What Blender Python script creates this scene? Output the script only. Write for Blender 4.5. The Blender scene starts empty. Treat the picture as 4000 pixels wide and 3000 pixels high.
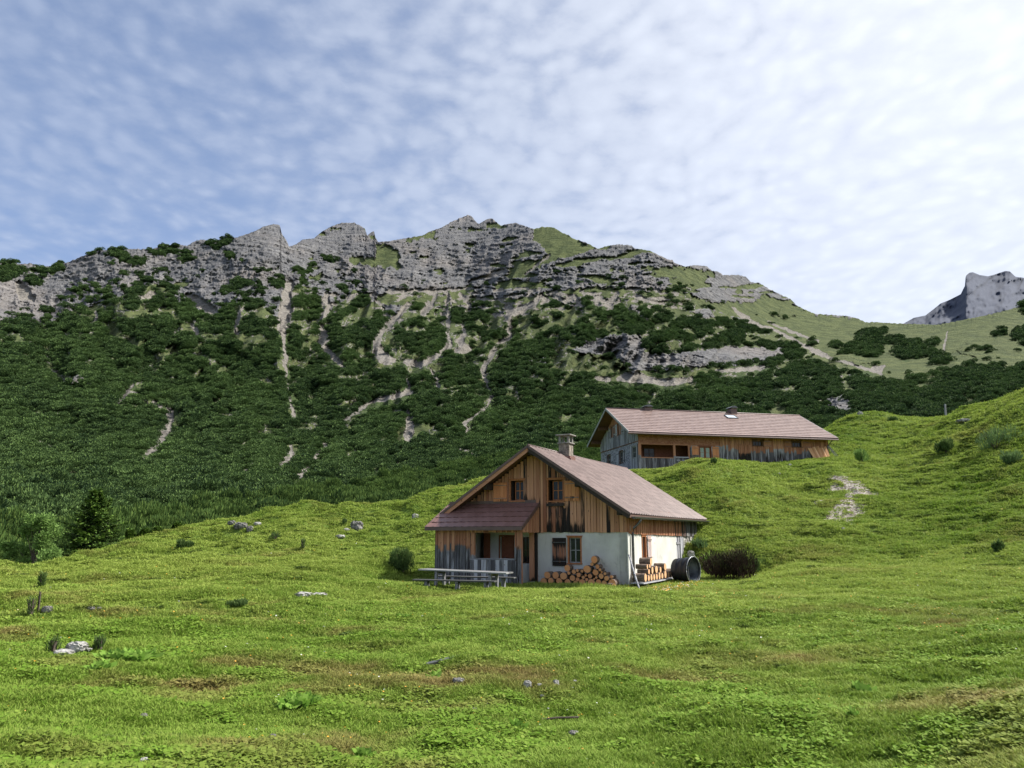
import bpy, math, random
import numpy as np
from mathutils import Vector, Matrix
random.seed(7); rng = np.random.default_rng(11)
R = math.radians
SC = bpy.context.scene
COL = SC.collection
# ------------------------------------------------------------------ camera
TH = math.atan(595/3000.); FPX = 3000.; CZ = 2.0
cd = bpy.data.cameras.new("camera"); cam = bpy.data.objects.new("camera", cd); COL.objects.link(cam)
cam.location = (0, 0, CZ); cam.rotation_euler = (R(90)+TH, 0, 0)
cd.sensor_width = 36; cd.lens = 27; cd.clip_start = 0.1; cd.clip_end = 9000
SC.camera = cam
# ------------------------------------------------------------------ light and sky
SUN_AZ, SUN_EL = 78.0, 47.0          # azimuth clockwise from the view direction (+Y)
SC.view_settings.view_transform = 'Standard'; SC.view_settings.look = 'None'
SC.view_settings.exposure = 1.0; SC.view_settings.gamma = 1; SC.view_settings.use_curve_mapping = False
sd = bpy.data.lights.new("sun", 'SUN'); sd.energy = 4.6; sd.angle = R(4); sd.color = (1.0, .955, .88)
sun = bpy.data.objects.new("sun", sd); COL.objects.link(sun)
sv = Vector((math.sin(R(SUN_AZ))*math.cos(R(SUN_EL)), math.cos(R(SUN_AZ))*math.cos(R(SUN_EL)), math.sin(R(SUN_EL))))
sun.rotation_euler = sv.to_track_quat('Z', 'Y').to_euler(); sun.location = (60, 10, 60)

class NT:
    """tiny helper round a node tree"""
    def __init__(s, nt): s.nt = nt; nt.nodes.clear()
    def n(s, t, **k):
        nd = s.nt.nodes.new(t)
        for a, b in k.items(): setattr(nd, a, b)
        return nd
    def l(s, a, b): s.nt.links.new(a, b)
    def put(s, sock, v):
        if isinstance(v, bpy.types.NodeSocket): s.l(v, sock)
        else: sock.default_value = v
    def math(s, op, a, b=0.0, c=0.0, clamp=False):
        nd = s.n('ShaderNodeMath', operation=op); nd.use_clamp = clamp
        s.put(nd.inputs[0], a); s.put(nd.inputs[1], b); s.put(nd.inputs[2], c); return nd.outputs[0]
    def mix(s, f, a, b, mode='MIX'):
        nd = s.n('ShaderNodeMix', data_type='RGBA', blend_type=mode); nd.clamp_factor = True
        s.put(nd.inputs[0], f)
        for i, v in ((6, a), (7, b)): s.put(nd.inputs[i], v if isinstance(v, bpy.types.NodeSocket) else (*v, 1))
        return nd.outputs[2]
    def ss(s, v, a, b):
        nd = s.n('ShaderNodeMapRange', interpolation_type='SMOOTHSTEP'); s.put(nd.inputs[0], v)
        nd.inputs[1].default_value = a; nd.inputs[2].default_value = b; return nd.outputs[0]
    def noise(s, vec, scale, detail=4, rough=.55, dist=0.0):
        nd = s.n('ShaderNodeTexNoise'); s.put(nd.inputs['Vector'], vec); nd.inputs['Scale'].default_value = scale
        nd.inputs['Detail'].default_value = detail; nd.inputs['Roughness'].default_value = rough
        nd.inputs['Distortion'].default_value = dist; return nd.outputs['Fac']
    def mapv(s, vec, scale=(1, 1, 1), loc=(0, 0, 0), rot=(0, 0, 0)):
        nd = s.n('ShaderNodeMapping'); s.put(nd.inputs[0], vec); nd.inputs['Scale'].default_value = scale
        nd.inputs['Location'].default_value = loc; nd.inputs['Rotation'].default_value = rot; return nd.outputs[0]
    def attr(s, name, typ='GEOMETRY'):
        nd = s.n('ShaderNodeAttribute', attribute_name=name); nd.attribute_type = typ; return nd

w = bpy.data.worlds.new("World"); SC.world = w; w.use_nodes = True
T = NT(w.node_tree)
tc = T.n('ShaderNodeTexCoord'); sep = T.n('ShaderNodeSeparateXYZ'); T.l(tc.outputs['Generated'], sep.inputs[0])
sx, sy, sz = sep.outputs
zc = T.math('ADD', T.math('MAXIMUM', sz, 0.0), 0.12)
cmb = T.n('ShaderNodeCombineXYZ'); T.l(T.math('DIVIDE', sx, zc), cmb.inputs[0]); T.l(T.math('DIVIDE', sy, zc), cmb.inputs[1])
P = cmb.outputs[0]
sky = T.n('ShaderNodeTexSky', sky_type='NISHITA'); sky.sun_disc = False
sky.sun_elevation = R(SUN_EL); sky.sun_rotation = R(SUN_AZ); sky.altitude = 1500; sky.air_density = 1.0; sky.dust_density = .6
skyc = T.n('ShaderNodeVectorMath', operation='SCALE'); T.l(sky.outputs[0], skyc.inputs[0]); skyc.inputs['Scale'].default_value = 0.085
# cloud deck: broad cover, rippled cells, soft wisps
big = T.noise(T.mapv(P, (1, 1, 1), (3.1, .4, 0)), .55, 4, .5)
warp = T.n('ShaderNodeTexNoise'); T.l(P, warp.inputs['Vector']); warp.inputs['Scale'].default_value = 2.2; warp.inputs['Detail'].default_value = 2
wp = T.n('ShaderNodeVectorMath', operation='MULTIPLY_ADD'); T.l(warp.outputs['Color'], wp.inputs[0]); wp.inputs[1].default_value = (.22, .22, 0); T.l(P, wp.inputs[2])
vo = T.n('ShaderNodeTexVoronoi', feature='SMOOTH_F1'); T.l(T.mapv(wp.outputs[0], (1.0, .8, 1), (1.7, 5.2, 0), (0, 0, .35)), vo.inputs['Vector']); vo.inputs['Scale'].default_value = 23.0; vo.inputs['Smoothness'].default_value = 1.0
vc = T.math('SUBTRACT', .92, T.math('MULTIPLY', vo.outputs['Distance'], 1.05))
c0 = T.noise(T.mapv(wp.outputs[0], (1, 1, 1), (1.7, 5.2, 0)), 12.0, 5, .62)
cell = T.math('ADD', T.math('MULTIPLY', vc, .60), T.math('MULTIPLY', c0, .40))
fine = T.noise(T.mapv(P, (1, 1, 1), (7, 2, 0)), 15.0, 4, .6, .2)
sunside = T.ss(T.math('ADD', T.math('MULTIPLY', sx, 1.0), T.math('MULTIPLY', sz, .22)), -.45, .72)
cov = T.math('ADD', T.math('MULTIPLY', T.math('SUBTRACT', big, .5), .75), T.math('MULTIPLY', sunside, .26))
den = T.math('ADD', T.math('ADD', T.math('MULTIPLY', cell, .62), T.math('MULTIPLY', fine, .38)), cov)
mask = T.math('MULTIPLY', T.math('MULTIPLY_ADD', T.ss(den, .24, .64), .55, .45), T.math('MULTIPLY_ADD', sunside, .26, .66))
shade = T.ss(T.math('ADD', T.math('MULTIPLY', cell, .7), T.math('MULTIPLY', fine, .3)), .22, .80)
low = T.ss(sz, .62, .2)
cdark = T.mix(sunside, (.225, .28, .405), (.63, .66, .735)); clite = T.mix(sunside, (.325, .385, .515), (.80, .83, .88))
ccol = T.mix(shade, cdark, clite)
ccol = T.mix(T.math('MULTIPLY', low, .38), ccol, (.50, .56, .70))
blue = T.mix(.55, skyc.outputs[0], T.mix(low, (.145, .235, .455), (.205, .335, .63)))
out = T.mix(mask, blue, ccol)
bg = T.n('ShaderNodeBackground'); T.l(out, bg.inputs[0]); bg.inputs[1].default_value = .73
wo = T.n('ShaderNodeOutputWorld'); T.l(bg.outputs[0], wo.inputs[0])

# ------------------------------------------------------------------ numeric noise
def hsh(ix, iy, s=0):
    h = (ix.astype(np.int64)*374761393 + iy.astype(np.int64)*668265263 + s*1442695041) & 0xffffffff
    h = ((h ^ (h >> 13))*1274126177) & 0xffffffff
    return ((h ^ (h >> 16)) & 0xffffff)/float(0xffffff)
def gn(x, y, s=0):
    x = np.asarray(x, float); y = np.asarray(y, float)
    ix = np.floor(x); iy = np.floor(y); fx = x-ix; fy = y-iy
    ux = fx*fx*fx*(fx*(fx*6-15)+10); uy = fy*fy*fy*(fy*(fy*6-15)+10)
    def g(dx, dy):
        a = hsh(ix+dx, iy+dy, s)*2*np.pi
        return np.cos(a)*(fx-dx)+np.sin(a)*(fy-dy)
    return ((g(0, 0)*(1-ux)+g(1, 0)*ux)*(1-uy)+(g(0, 1)*(1-ux)+g(1, 1)*ux)*uy)*1.5
def fbm(x, y, o=4, s=0, p=.5):
    t = 0; a = 1; n = 0
    for i in range(o): t = t+a*gn(x*2**i, y*2**i, s+i*7); n += a; a *= p
    return t/n
def ridged(x, y, o=4, s=0, p=.55):
    t = 0; a = 1; n = 0
    for i in range(o): t = t+a*(1-np.abs(gn(x*2.03**i, y*2.03**i, s+i*7))*2); n += a; a *= p
    return t/n
def sst(x, a, b):
    t = np.clip((x-a)/(b-a), 0, 1); return t*t*(3-2*t)

def ray(u, v):
    """photo pixel (4000x3000) -> azimuth, tan(elevation)"""
    x = (np.asarray(u, float)-2000)/FPX; y = (1500-np.asarray(v, float))/FPX
    dy = math.cos(TH)-y*math.sin(TH); dz = math.sin(TH)+y*math.cos(TH)
    h = np.hypot(x, dy); return np.arctan2(x, dy), dz/h

# ------------------------------------------------------------------ meadow terrain
CP = []
def cp(u, *vr):
    for v, r in vr:
        a, t = ray(u, v); CP.append((float(a), r, CZ+float(t)*r))
cp(-300, (3000, 6.5), (2700, 10.5), (2500, 16), (2350, 26), (2262, 40), (2252, 50))
cp(0, (3000, 6.5), (2700, 10.5), (2500, 16), (2350, 25), (2260, 38), (2233, 50))
cp(180, (2240, 50)); cp(330, (2168, 53)); cp(430, (2700, 10.4), (2500, 15.6), (2350, 25), (2240, 36), (2150, 55)); cp(620, (2110, 57))
cp(860, (3000, 6.5), (2700, 10.3), (2500, 15.2), (2380, 21), (2300, 27.5), (2200, 37), (2110, 49), (2046, 59))
cp(1100, (2008, 60)); cp(1250, (2004, 60))
cp(1400, (3000, 6.5), (2700, 10.2), (2500, 15), (2380, 20.5), (2310, 26), (2200, 35.5), (2100, 46), (2000, 59))
cp(1570, (2003, 58)); cp(1700, (2300, 27), (2240, 32), (2100, 43), (1968, 58)); cp(1900, (1950, 60))
cp(2000, (3000, 6.5), (2700, 10.2), (2500, 15), (2380, 20.7), (2310, 26.5), (2290, 29))
cp(2457, (3000, 6.5), (2700, 10.2), (2500, 15), (2380, 21), (2310, 26), (2283, 30))
cp(2600, (2272, 31.5), (1945, 47), (1850, 53.5)); cp(2700, (2100, 39.8), (2000, 42.8))
cp(2760, (1910, 46), (1822, 50.5)); cp(2860, (2240, 33.5), (2130, 38.5), (1990, 43.5), (1885, 48), (1818, 52.5))
cp(2980, (3000, 6.5), (2700, 10.2), (2500, 15), (2380, 21), (2300, 27), (2230, 33.5), (2120, 39), (1960, 46.5), (1840, 55))
cp(3160, (2200, 35), (2100, 40), (1950, 48), (1850, 56))
cp(3250, (1745, 69)); cp(3290, (1650, 77)); cp(3350, (1618, 80)); cp(3400, (1780, 64))
cp(3500, (3000, 6.4), (2700, 10), (2500, 14.8), (2380, 20.5), (2300, 26.5), (2200, 35), (2100, 41), (1950, 50), (1800, 62), (1700, 73), (1626, 80))
cp(3650, (1633, 76)); cp(3800, (1592, 73), (1700, 62)); cp(3700, (1850, 54))
cp(4000, (3000, 5.9), (2850, 7.2), (2700, 9.7), (2500, 14.8), (2350, 23), (2200, 33), (2050, 41), (1900, 47.5), (1720, 57), (1530, 69))
cp(4400, (3000, 5.6), (2700, 9), (2400, 18), (2150, 33), (1900, 44), (1600, 57), (1400, 66))
def ap(azd, *rz):
    for r, z in rz: CP.append((R(azd), r, z))
for u, z in ((-300, -4), (0, -4), (430, -2.5), (860, -1.5), (1400, -1), (1900, 0)):
    a = float(ray(u, 2000)[0]); CP.append((a, 78., z)); CP.append((a, 150., -7.)); CP.append((a, 63., (z*.3)-.2 if u < 500 else 2.0))
ap(4.5, (45, 4.2), (60, 6.3)); ap(7, (60, 6.6), (68, 6.8)); ap(16, (62, 7.6), (68, 8)); ap(21.5, (66, 8.0), (58.5, 7.4)); ap(8.5, (54, 6.25)); ap(9.7, (54.6, 6.55)); ap(11, (53.5, 6.7))
ap(10, (90, 5), (150, 0)); ap(18, (90, 7), (150, 1)); ap(25, (100, 9), (150, 3)); ap(33, (90, 9), (150, 4)); ap(42, (90, 12), (150, 8))
for a in (-75, -60, -45): ap(a, (6, .1), (20, 0), (50, -1.5), (150, -7))
for a in (60, 78): ap(a, (6, .6), (20, 2), (50, 9), (150, 12))
for a in (-30, -10, 10, 30): ap(a, (1.6, .25), (3.5, .2))
CPa = np.array(CP)
KA = 2.2
def _k(d2): return .5*d2*np.log(d2+1e-12)
_X = np.c_[CPa[:, 0]*KA, np.log(CPa[:, 1])]
def _sol():
    n = len(_X); D = ((_X[:, None]-_X[None])**2).sum(2)
    A = _k(D)+np.eye(n)*2e-3; Pm = np.c_[np.ones(n), _X]
    M = np.block([[A, Pm], [Pm.T, np.zeros((3, 3))]])
    return np.linalg.solve(M, np.r_[CPa[:, 2], 0, 0, 0])
_W = _sol()
def _rbf(a, lr):
    a = a*KA; o = _W[-3]+_W[-2]*a+_W[-1]*lr
    for i in range(len(_X)): o = o+_W[i]*_k((a-_X[i, 0])**2+(lr-_X[i, 1])**2)
    return o
# base surface cached on a polar grid
GA = np.linspace(R(-80), R(80), 321); GL = np.linspace(math.log(1.2), math.log(160), 260)
_G = _rbf(*np.meshgrid(GA, GL, indexing='ij'))
def bilin(a, lr):
    i = np.clip((a-GA[0])/(GA[1]-GA[0]), 0, len(GA)-1.001); j = np.clip((lr-GL[0])/(GL[1]-GL[0]), 0, len(GL)-1.001)
    ii = i.astype(int); jj = j.astype(int); fi = i-ii; fj = j-jj
    return (_G[ii, jj]*(1-fi)+_G[ii+1, jj]*fi)*(1-fj)+(_G[ii, jj+1]*(1-fi)+_G[ii+1, jj+1]*fi)*fj
HUT = np.array([4.429, 30.0]); HROT = R(-27); HZ = 0.19
BARN = np.array([9.09, 55.0]); BROT = R(13); BZ = 6.53
def loc2(x, y, o, rot):
    dx = x-o[0]; dy = y-o[1]; c, s = math.cos(rot), math.sin(rot)
    return dx*c+dy*s, -dx*s+dy*c
def zg(x, y):
    x = np.asarray(x, float); y = np.asarray(y, float)
    r = np.hypot(x, y)+1e-6; z = bilin(np.arctan2(x, y), np.log(r))
    hill = sst(r, 31, 44)
    lf = sst(r, 11, 22)*sst(x, 2, -7)
    n = lf*(.55*fbm((x*.8+y*.35)*.12+2, (y-x*.35)*.24, 3, 303)+.25*fbm(x*.35+5, y*.45, 3, 305))+.30*fbm(x*.16, y*.16, 3, 3)+.17*fbm(x*.6, y*.6, 3, 9)
    n = n+hill*(.55*fbm(x*.22+3, y*.3, 4, 21)+.22*ridged(x*.35, z*1.1+y*.2, 3, 31)-.08)
    n = n+.06*ridged(x*1.5, y*1.5+z*.5, 3, 41)*(.35+.65*hill)+.03*fbm(x*3.1, y*3.1, 2, 43)
    hx, hy = loc2(x, y, HUT, HROT); d1 = np.maximum(np.maximum(-8.2-hx, hx-.9), np.maximum(-3.5-hy, hy-7))
    bx, by = loc2(x, y, BARN, BROT); d2 = np.maximum(np.maximum(-.5-bx, bx-16), np.maximum(-.9-by, by-8))
    n = n*(.12+.88*sst(np.minimum(d1, d2), 0, 3.0))
    z = z+n
    e1 = np.hypot(np.maximum(np.maximum(-8.6-hx, hx-3.3), 0), np.maximum(np.maximum(-3.0-hy, hy-6.6), 0)); w1 = 1-sst(e1, 0, 2.2)
    e2 = np.hypot(np.maximum(np.maximum(-1.0-bx, bx-2.6), 0), np.maximum(np.maximum(-1.8-by, by-8), 0)); w2_ = 1-sst(e2, 0, 1.6)
    z = z*(1-w1)+w1*(HZ-.06-.025*np.maximum(-hx-2, 0)*.6+.25*(z-HZ-.15)*(hx > -9))
    return z*(1-w2_)+w2_*(BZ-.05)
def zz(x, y): return float(zg(np.array([x]), np.array([y]))[0])
_RS = np.exp(np.linspace(math.log(4.), math.log(100), 900))
def at(u, v):
    """first point of the meadow seen along a photo pixel"""
    a, t = ray(u, v); a = float(a); t = float(t)
    x = _RS*math.sin(a); y = _RS*math.cos(a); h = zg(x, y)-(CZ+t*_RS)
    k = np.argmax(h > 0) if (h > 0).any() else int(np.argmax(h))
    return float(x[k]), float(y[k]), float(zg(x[k:k+1], y[k:k+1])[0])

# ------------------------------------------------------------------ objects
def tag(o, label=None, cat=None, group=None, kind=None):
    for k, v in (('label', label), ('category', cat), ('group', group), ('kind', kind)):
        if v: o[k] = v
    return o
def empty(name, loc, rz=0., label=None, cat=None, group=None):
    o = bpy.data.objects.new(name, None); COL.objects.link(o); o.location = loc; o.rotation_euler = (0, 0, rz)
    o.empty_display_size = .2
    return tag(o, label, cat, group)
def mkmesh(name, V, F, mat, col=None, smooth=False):
    m = bpy.data.meshes.new(name)
    V = np.asarray(V, np.float32).reshape(-1, 3); m.vertices.add(len(V)); m.vertices.foreach_set('co', V.ravel())
    if isinstance(F, np.ndarray): fl = F.ravel(); ls = np.arange(0, len(fl), F.shape[1])
    else:
        ln = np.array([len(f) for f in F]); fl = np.fromiter((i for f in F for i in f), np.int32); ls = np.r_[0, np.cumsum(ln)[:-1]]
    m.loops.add(len(fl)); m.loops.foreach_set('vertex_index', fl.astype(np.int32))
    m.polygons.add(len(ls)); m.polygons.foreach_set('loop_start', ls.astype(np.int32))
    m.update(calc_edges=True)
    m.polygons.foreach_set('use_smooth', np.full(len(ls), bool(smooth)))
    if col is not None:
        ca = m.color_attributes.new('Col', 'FLOAT_COLOR', 'POINT'); c = np.ones((len(V), 4), np.float32); c[:, :3] = np.asarray(col).reshape(-1, 3)
        ca.data.foreach_set('color', c.ravel())
    if mat: m.materials.append(mat)
    return m
class MB:
    def __init__(s): s.v = []; s.f = []; s.c = []
    def add(s, vs, fs, c=(0, 0, 0)):
        b = len(s.v); s.v += [tuple(p) for p in vs]; s.f += [tuple(b+i for i in f) for f in fs]
        s.c += (list(c) if len(c) == len(vs) and not isinstance(c[0], (int, float)) else [c]*len(vs)); return s
    def box(s, a, b, c=(0, 0, 0), M=None, seg=0, axis=2, cf=None):
        """box a..b, optionally split along one axis, colour by function of the position"""
        n = max(1, seg); o = [i for i in range(3) if i != axis]; vs = []
        for k in range(n+1):
            t = a[axis]+(b[axis]-a[axis])*k/n
            for p, q in ((0, 0), (1, 0), (1, 1), (0, 1)):
                P_ = [0, 0, 0]; P_[axis] = t; P_[o[0]] = (a, b)[p][o[0]]; P_[o[1]] = (a, b)[q][o[1]]; vs.append(P_)
        fs = [(0, 3, 2, 1), (4*n, 4*n+1, 4*n+2, 4*n+3)]
        for k in range(n):
            for q in range(4): fs.append((4*k+q, 4*k+(q+1) % 4, 4*k+4+(q+1) % 4, 4*k+4+q))
        if axis == 1: fs = [f[::-1] for f in fs]
        cs = [cf(*p) for p in vs] if cf else c
        if M is not None: vs = [M @ Vector(p) for p in vs]
        return s.add(vs, fs, cs)
    def beam(s, p, q, w, h, c=(0, 0, 0), up=(0, 0, 1), seg=0, cf=None):
        p = Vector(p); q = Vector(q); d = q-p; L = d.length; d.normalize(); up = Vector(up)
        x = d.cross(up).normalized(); z = x.cross(d)
        M = Matrix(((x.x, d.x, z.x, p.x), (x.y, d.y, z.y, p.y), (x.z, d.z, z.z, p.z), (0, 0, 0, 1)))
        return s.box((-w/2, 0, -h/2), (w/2, L, h/2), c, M, seg, 1, cf)
    def tube(s, pts, rad, n=8, c=(0, 0, 0), cap=True):
        pts = [Vector(p) for p in pts]; rad = [rad]*len(pts) if isinstance(rad, (int, float)) else rad; vs = []
        for i, p in enumerate(pts):
            d = (pts[min(i+1, len(pts)-1)]-pts[max(i-1, 0)]).normalized()
            a = d.cross(Vector((0, 0, 1)) if abs(d.z) < .95 else Vector((1, 0, 0))).normalized(); b = d.cross(a)
            for k in range(n):
                t = 2*math.pi*k/n; vs.append(p+(a*math.cos(t)+b*math.sin(t))*rad[i])
        fs = [(i*n+k, i*n+(k+1) % n, (i+1)*n+(k+1) % n, (i+1)*n+k) for i in range(len(pts)-1) for k in range(n)]
        if cap: fs += [tuple(range(n))[::-1], tuple((len(pts)-1)*n+k for k in range(n))]
        return s.add(vs, fs, c)
    def each(s, name, mat, parent=None, **k):
        """every loose piece as an object of its own"""
        par = list(range(len(s.v)))
        def fd(i):
            while par[i] != i: par[i] = par[par[i]]; i = par[i]
            return i
        for f in s.f:
            for i in f[1:]: par[fd(i)] = fd(f[0])
        gr = {}
        for f, c in ((f, fd(f[0])) for f in s.f): gr.setdefault(c, []).append(f)
        for c, fs in gr.items():
            ids = sorted({i for f in fs for i in f}); mp_ = {i: j for j, i in enumerate(ids)}; m = MB(); m.v = [s.v[i] for i in ids]; m.c = [s.c[i] for i in ids]; m.f = [tuple(mp_[i] for i in f) for f in fs]; m.build(name, mat, parent, **k)
    def build(s, name, mat, parent=None, smooth=False, bevel=0, loc=None, rot=None):
        m = mkmesh(name, s.v, s.f, mat, s.c, smooth); o = bpy.data.objects.new(name, m); COL.objects.link(o)
        if parent is not None: o.parent = parent
        if loc is not None: o.location = loc
        if rot is not None: o.rotation_euler = rot
        if bevel:
            b = o.modifiers.new('bevel', 'BEVEL'); b.width = bevel; b.segments = 1; b.limit_method = 'ANGLE'
        return o

# ------------------------------------------------------------------ materials
MATS = {}
def mat(name):
    m = bpy.data.materials.new(name); m.use_nodes = True; MATS[name] = m; t = NT(m.node_tree)
    t.out = t.n('ShaderNodeOutputMaterial'); t.b = t.n('ShaderNodeBsdfPrincipled'); t.l(t.b.outputs[0], t.out.inputs[0])
    t.tc = t.n('ShaderNodeTexCoord'); t.ob = t.tc.outputs['Object']
    return m, t
def bump(t, h, strength=.5, dist=.02):
    b = t.n('ShaderNodeBump'); b.inputs['Strength'].default_value = strength; b.inputs['Distance'].default_value = dist
    t.l(h, b.inputs['Height']); t.l(b.outputs[0], t.b.inputs['Normal'])
def col3(t):
    a = t.attr('Col'); s_ = t.n('ShaderNodeSeparateColor'); t.l(a.outputs['Color'], s_.inputs[0]); return s_.outputs
def wood(name, axis=2, warm=((.25, .10, .055), (.57, .30, .18)), grey=((.065, .063, .068), (.43, .43, .46)), dark=(.02, .016, .014), rough=.8):
    """Col: r = random per board, g = how weathered to grey, b = how blackened"""
    m, t = mat(name); r, g, b = col3(t)
    sc = [22, 22, 22]; sc[axis] = 1.1; sc2 = [9, 9, 9]; sc2[axis] = .8
    off = t.n('ShaderNodeCombineXYZ'); t.l(t.math('MULTIPLY', r, 37.0), off.inputs[0]); t.l(t.math('MULTIPLY', r, 11.0), off.inputs[1]); t.l(t.math('MULTIPLY', r, 17.0), off.inputs[2])
    av = t.n('ShaderNodeVectorMath', operation='ADD'); t.l(t.ob, av.inputs[0]); t.l(off.outputs[0], av.inputs[1])
    gr = t.noise(t.mapv(av.outputs[0], sc), 1.0, 5, .65, .6); st = t.noise(t.mapv(av.outputs[0], sc2), 1.0, 4, .6, .3)
    wv = t.ss(t.math('ADD', t.math('MULTIPLY', t.math('SUBTRACT', gr, .5), .5), t.math('ADD', t.math('MULTIPLY', r, .62), .20)), .15, .85)
    wc = t.mix(wv, warm[0], warm[1])
    gc = t.mix(t.ss(t.math('ADD', gr, t.math('MULTIPLY', t.math('SUBTRACT', r, .5), .62)), .25, .75), grey[0], grey[1])
    gm = t.ss(t.math('ADD', g, t.math('MULTIPLY', t.math('SUBTRACT', st, .5), .8)), .35, .62)
    c = t.mix(gm, wc, gc)
    dm = t.ss(t.math('ADD', b, t.math('MULTIPLY', t.math('SUBTRACT', st, .5), 1.1)), .42, .72)
    c = t.mix(dm, c, dark)
    kn = t.n('ShaderNodeTexVoronoi'); sk = [5, 5, 5]; sk[axis] = 2.2; t.l(t.mapv(av.outputs[0], sk), kn.inputs['Vector']); kn.inputs['Scale'].default_value = 1
    c = t.mix(t.ss(kn.outputs['Distance'], .10, .05), c, (.06, .03, .018))
    t.l(c, t.b.inputs['Base Color']); t.b.inputs['Roughness'].default_value = rough; t.b.inputs['Specular IOR Level'].default_value = .25
    bump(t, gr, .55, .012)
    return m
WZ = wood('weathered wood vertical', 2); WX = wood('weathered wood along x', 0); WY = wood('weathered wood along y', 1)
SILV = wood('silver grey bench wood', 0, grey=((.07, .07, .07), (.26, .26, .26)))
def simple(name, c1, c2=None, rough=.7, sc=6, metal=0, bs=.3, bd=.01, spec=.4, det=4):
    m, t = mat(name); c2 = c2 or c1
    n = t.noise(t.ob, sc, det, .6); t.l(t.mix(t.ss(n, .3, .7), c1, c2), t.b.inputs['Base Color'])
    t.b.inputs['Roughness'].default_value = rough; t.b.inputs['Metallic'].default_value = metal; t.b.inputs['Specular IOR Level'].default_value = spec
    if bs: bump(t, n, bs, bd)
    return m
def plaster(name, c1, c2, stain):
    m, t = mat(name)
    n = t.noise(t.ob, 1.3, 5, .6); f = t.noise(t.ob, 40, 3, .6); st = t.noise(t.mapv(t.ob, (5, 5, .7), (2, 1, 0)), 1, 4, .6)
    bl = t.noise(t.mapv(t.ob, (1, 1, 1), (4.4, 0, 1.3)), 1.7, 5, .62)
    c = t.mix(t.ss(n, .35, .68), c1, c2); c = t.mix(t.math('MULTIPLY', t.ss(st, .56, .75), .5), c, stain)
    c = t.mix(t.math('MULTIPLY', t.ss(bl, .60, .72), .55), c, stain)
    t.l(c, t.b.inputs['Base Color']); t.b.inputs['Roughness'].default_value = .95; t.b.inputs['Specular IOR Level'].default_value = .15
    bump(t, t.math('ADD', f, t.math('MULTIPLY', n, 1.5)), .35, .012); return m
PLG = plaster('grey lime render', (.48, .47, .44), (.58, .57, .54), (.17, .175, .16))
PLW = plaster('pale lime render', (.50, .50, .465), (.60, .60, .565), (.33, .32, .27))
def roofmat(name, c1, c2, rough=.42):
    m, t = mat(name); r, g, b = col3(t); n = t.noise(t.ob, 2.2, 5, .6); f = t.noise(t.ob, 60, 2, .5)
    c = t.mix(t.ss(t.math('ADD', t.math('MULTIPLY', n, .7), t.math('MULTIPLY', r, .3)), .3, .75), c1, c2)
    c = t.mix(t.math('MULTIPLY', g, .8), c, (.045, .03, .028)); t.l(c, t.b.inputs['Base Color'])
    t.l(t.math('ADD', t.math('MULTIPLY', n, .2), rough-.1), t.b.inputs['Roughness']); t.b.inputs['Specular IOR Level'].default_value = .5
    bump(t, f, .1, .004); return m
ROOF = roofmat('pinkish brown roof metal', (.145, .10, .088), (.215, .152, .135))
ROOFB = roofmat('pinkish brown roof tiles', (.205, .142, .124), (.265, .19, .167))
ROOFP = roofmat('dark brown porch roof metal', (.165, .085, .07), (.205, .11, .095), .5)
TRIM = simple('brown metal trim', (.10, .062, .055), (.135, .085, .075), .45, 3, 0, .05)
GUT = simple('dark grey zinc', (.10, .105, .11), (.16, .16, .165), .4, 8, .6, .05)
DARKW = simple('blackened timber', (.018, .014, .012), (.05, .036, .027), .85, 12, 0, .4)
SOFF = simple('brown soffit boards', (.10, .052, .028), (.16, .085, .045), .85, 10, 0, .4)
INNER = simple('unlit interior black', (.012, .011, .010), (.02, .018, .016), .95, 3, 0, 0)  # near-black colour stands for the lack of light behind the openings
CONC = simple('weathered concrete', (.16, .15, .135), (.27, .26, .24), .95, 9, 0, .5, .02)
BRICK = simple('old chimney masonry', (.09, .075, .06), (.30, .26, .22), .95, 7, 0, .9, .03)
GLZ, t_ = mat('window glass'); t_.b.inputs['Base Color'].default_value = (.012, .016, .016, 1); t_.b.inputs['Roughness'].default_value = .08; t_.b.inputs['Specular IOR Level'].default_value = .28
CURT = simple('pale green curtain', (.30, .38, .33), (.42, .50, .45), .9, 14, 0, .3)
SKYL, t_ = mat('skylight glass'); t_.b.inputs['Base Color'].default_value = (.55, .6, .66, 1); t_.b.inputs['Roughness'].default_value = .12; t_.b.inputs['Specular IOR Level'].default_value = .9
FRM = simple('orange brown window timber', (.30, .105, .04), (.42, .17, .07), .75, 18, 0, .3)
FRG = simple('grey window timber', (.20, .20, .20), (.34, .34, .34), .8, 18, 0, .3)
FRD = simple('dark brown window timber', (.07, .035, .022), (.12, .06, .035), .8, 18, 0, .3)
DOORM = simple('red brown door boards', (.17, .055, .026), (.22, .08, .04), .75, 9, 0, .3)
PLAS, t_ = mat('black plastic'); t_.b.inputs['Base Color'].default_value = (.014, .018, .025, 1); t_.b.inputs['Roughness'].default_value = .5; t_.b.inputs['Specular IOR Level'].default_value = .3
PLASI = simple('scuffed black plastic lining', (.018, .022, .034), (.16, .18, .22), .55, 2.2, 0, 0)
GALV = simple('galvanised rim', (.35, .37, .40), (.55, .57, .6), .4, 12, .5, .1)
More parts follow.
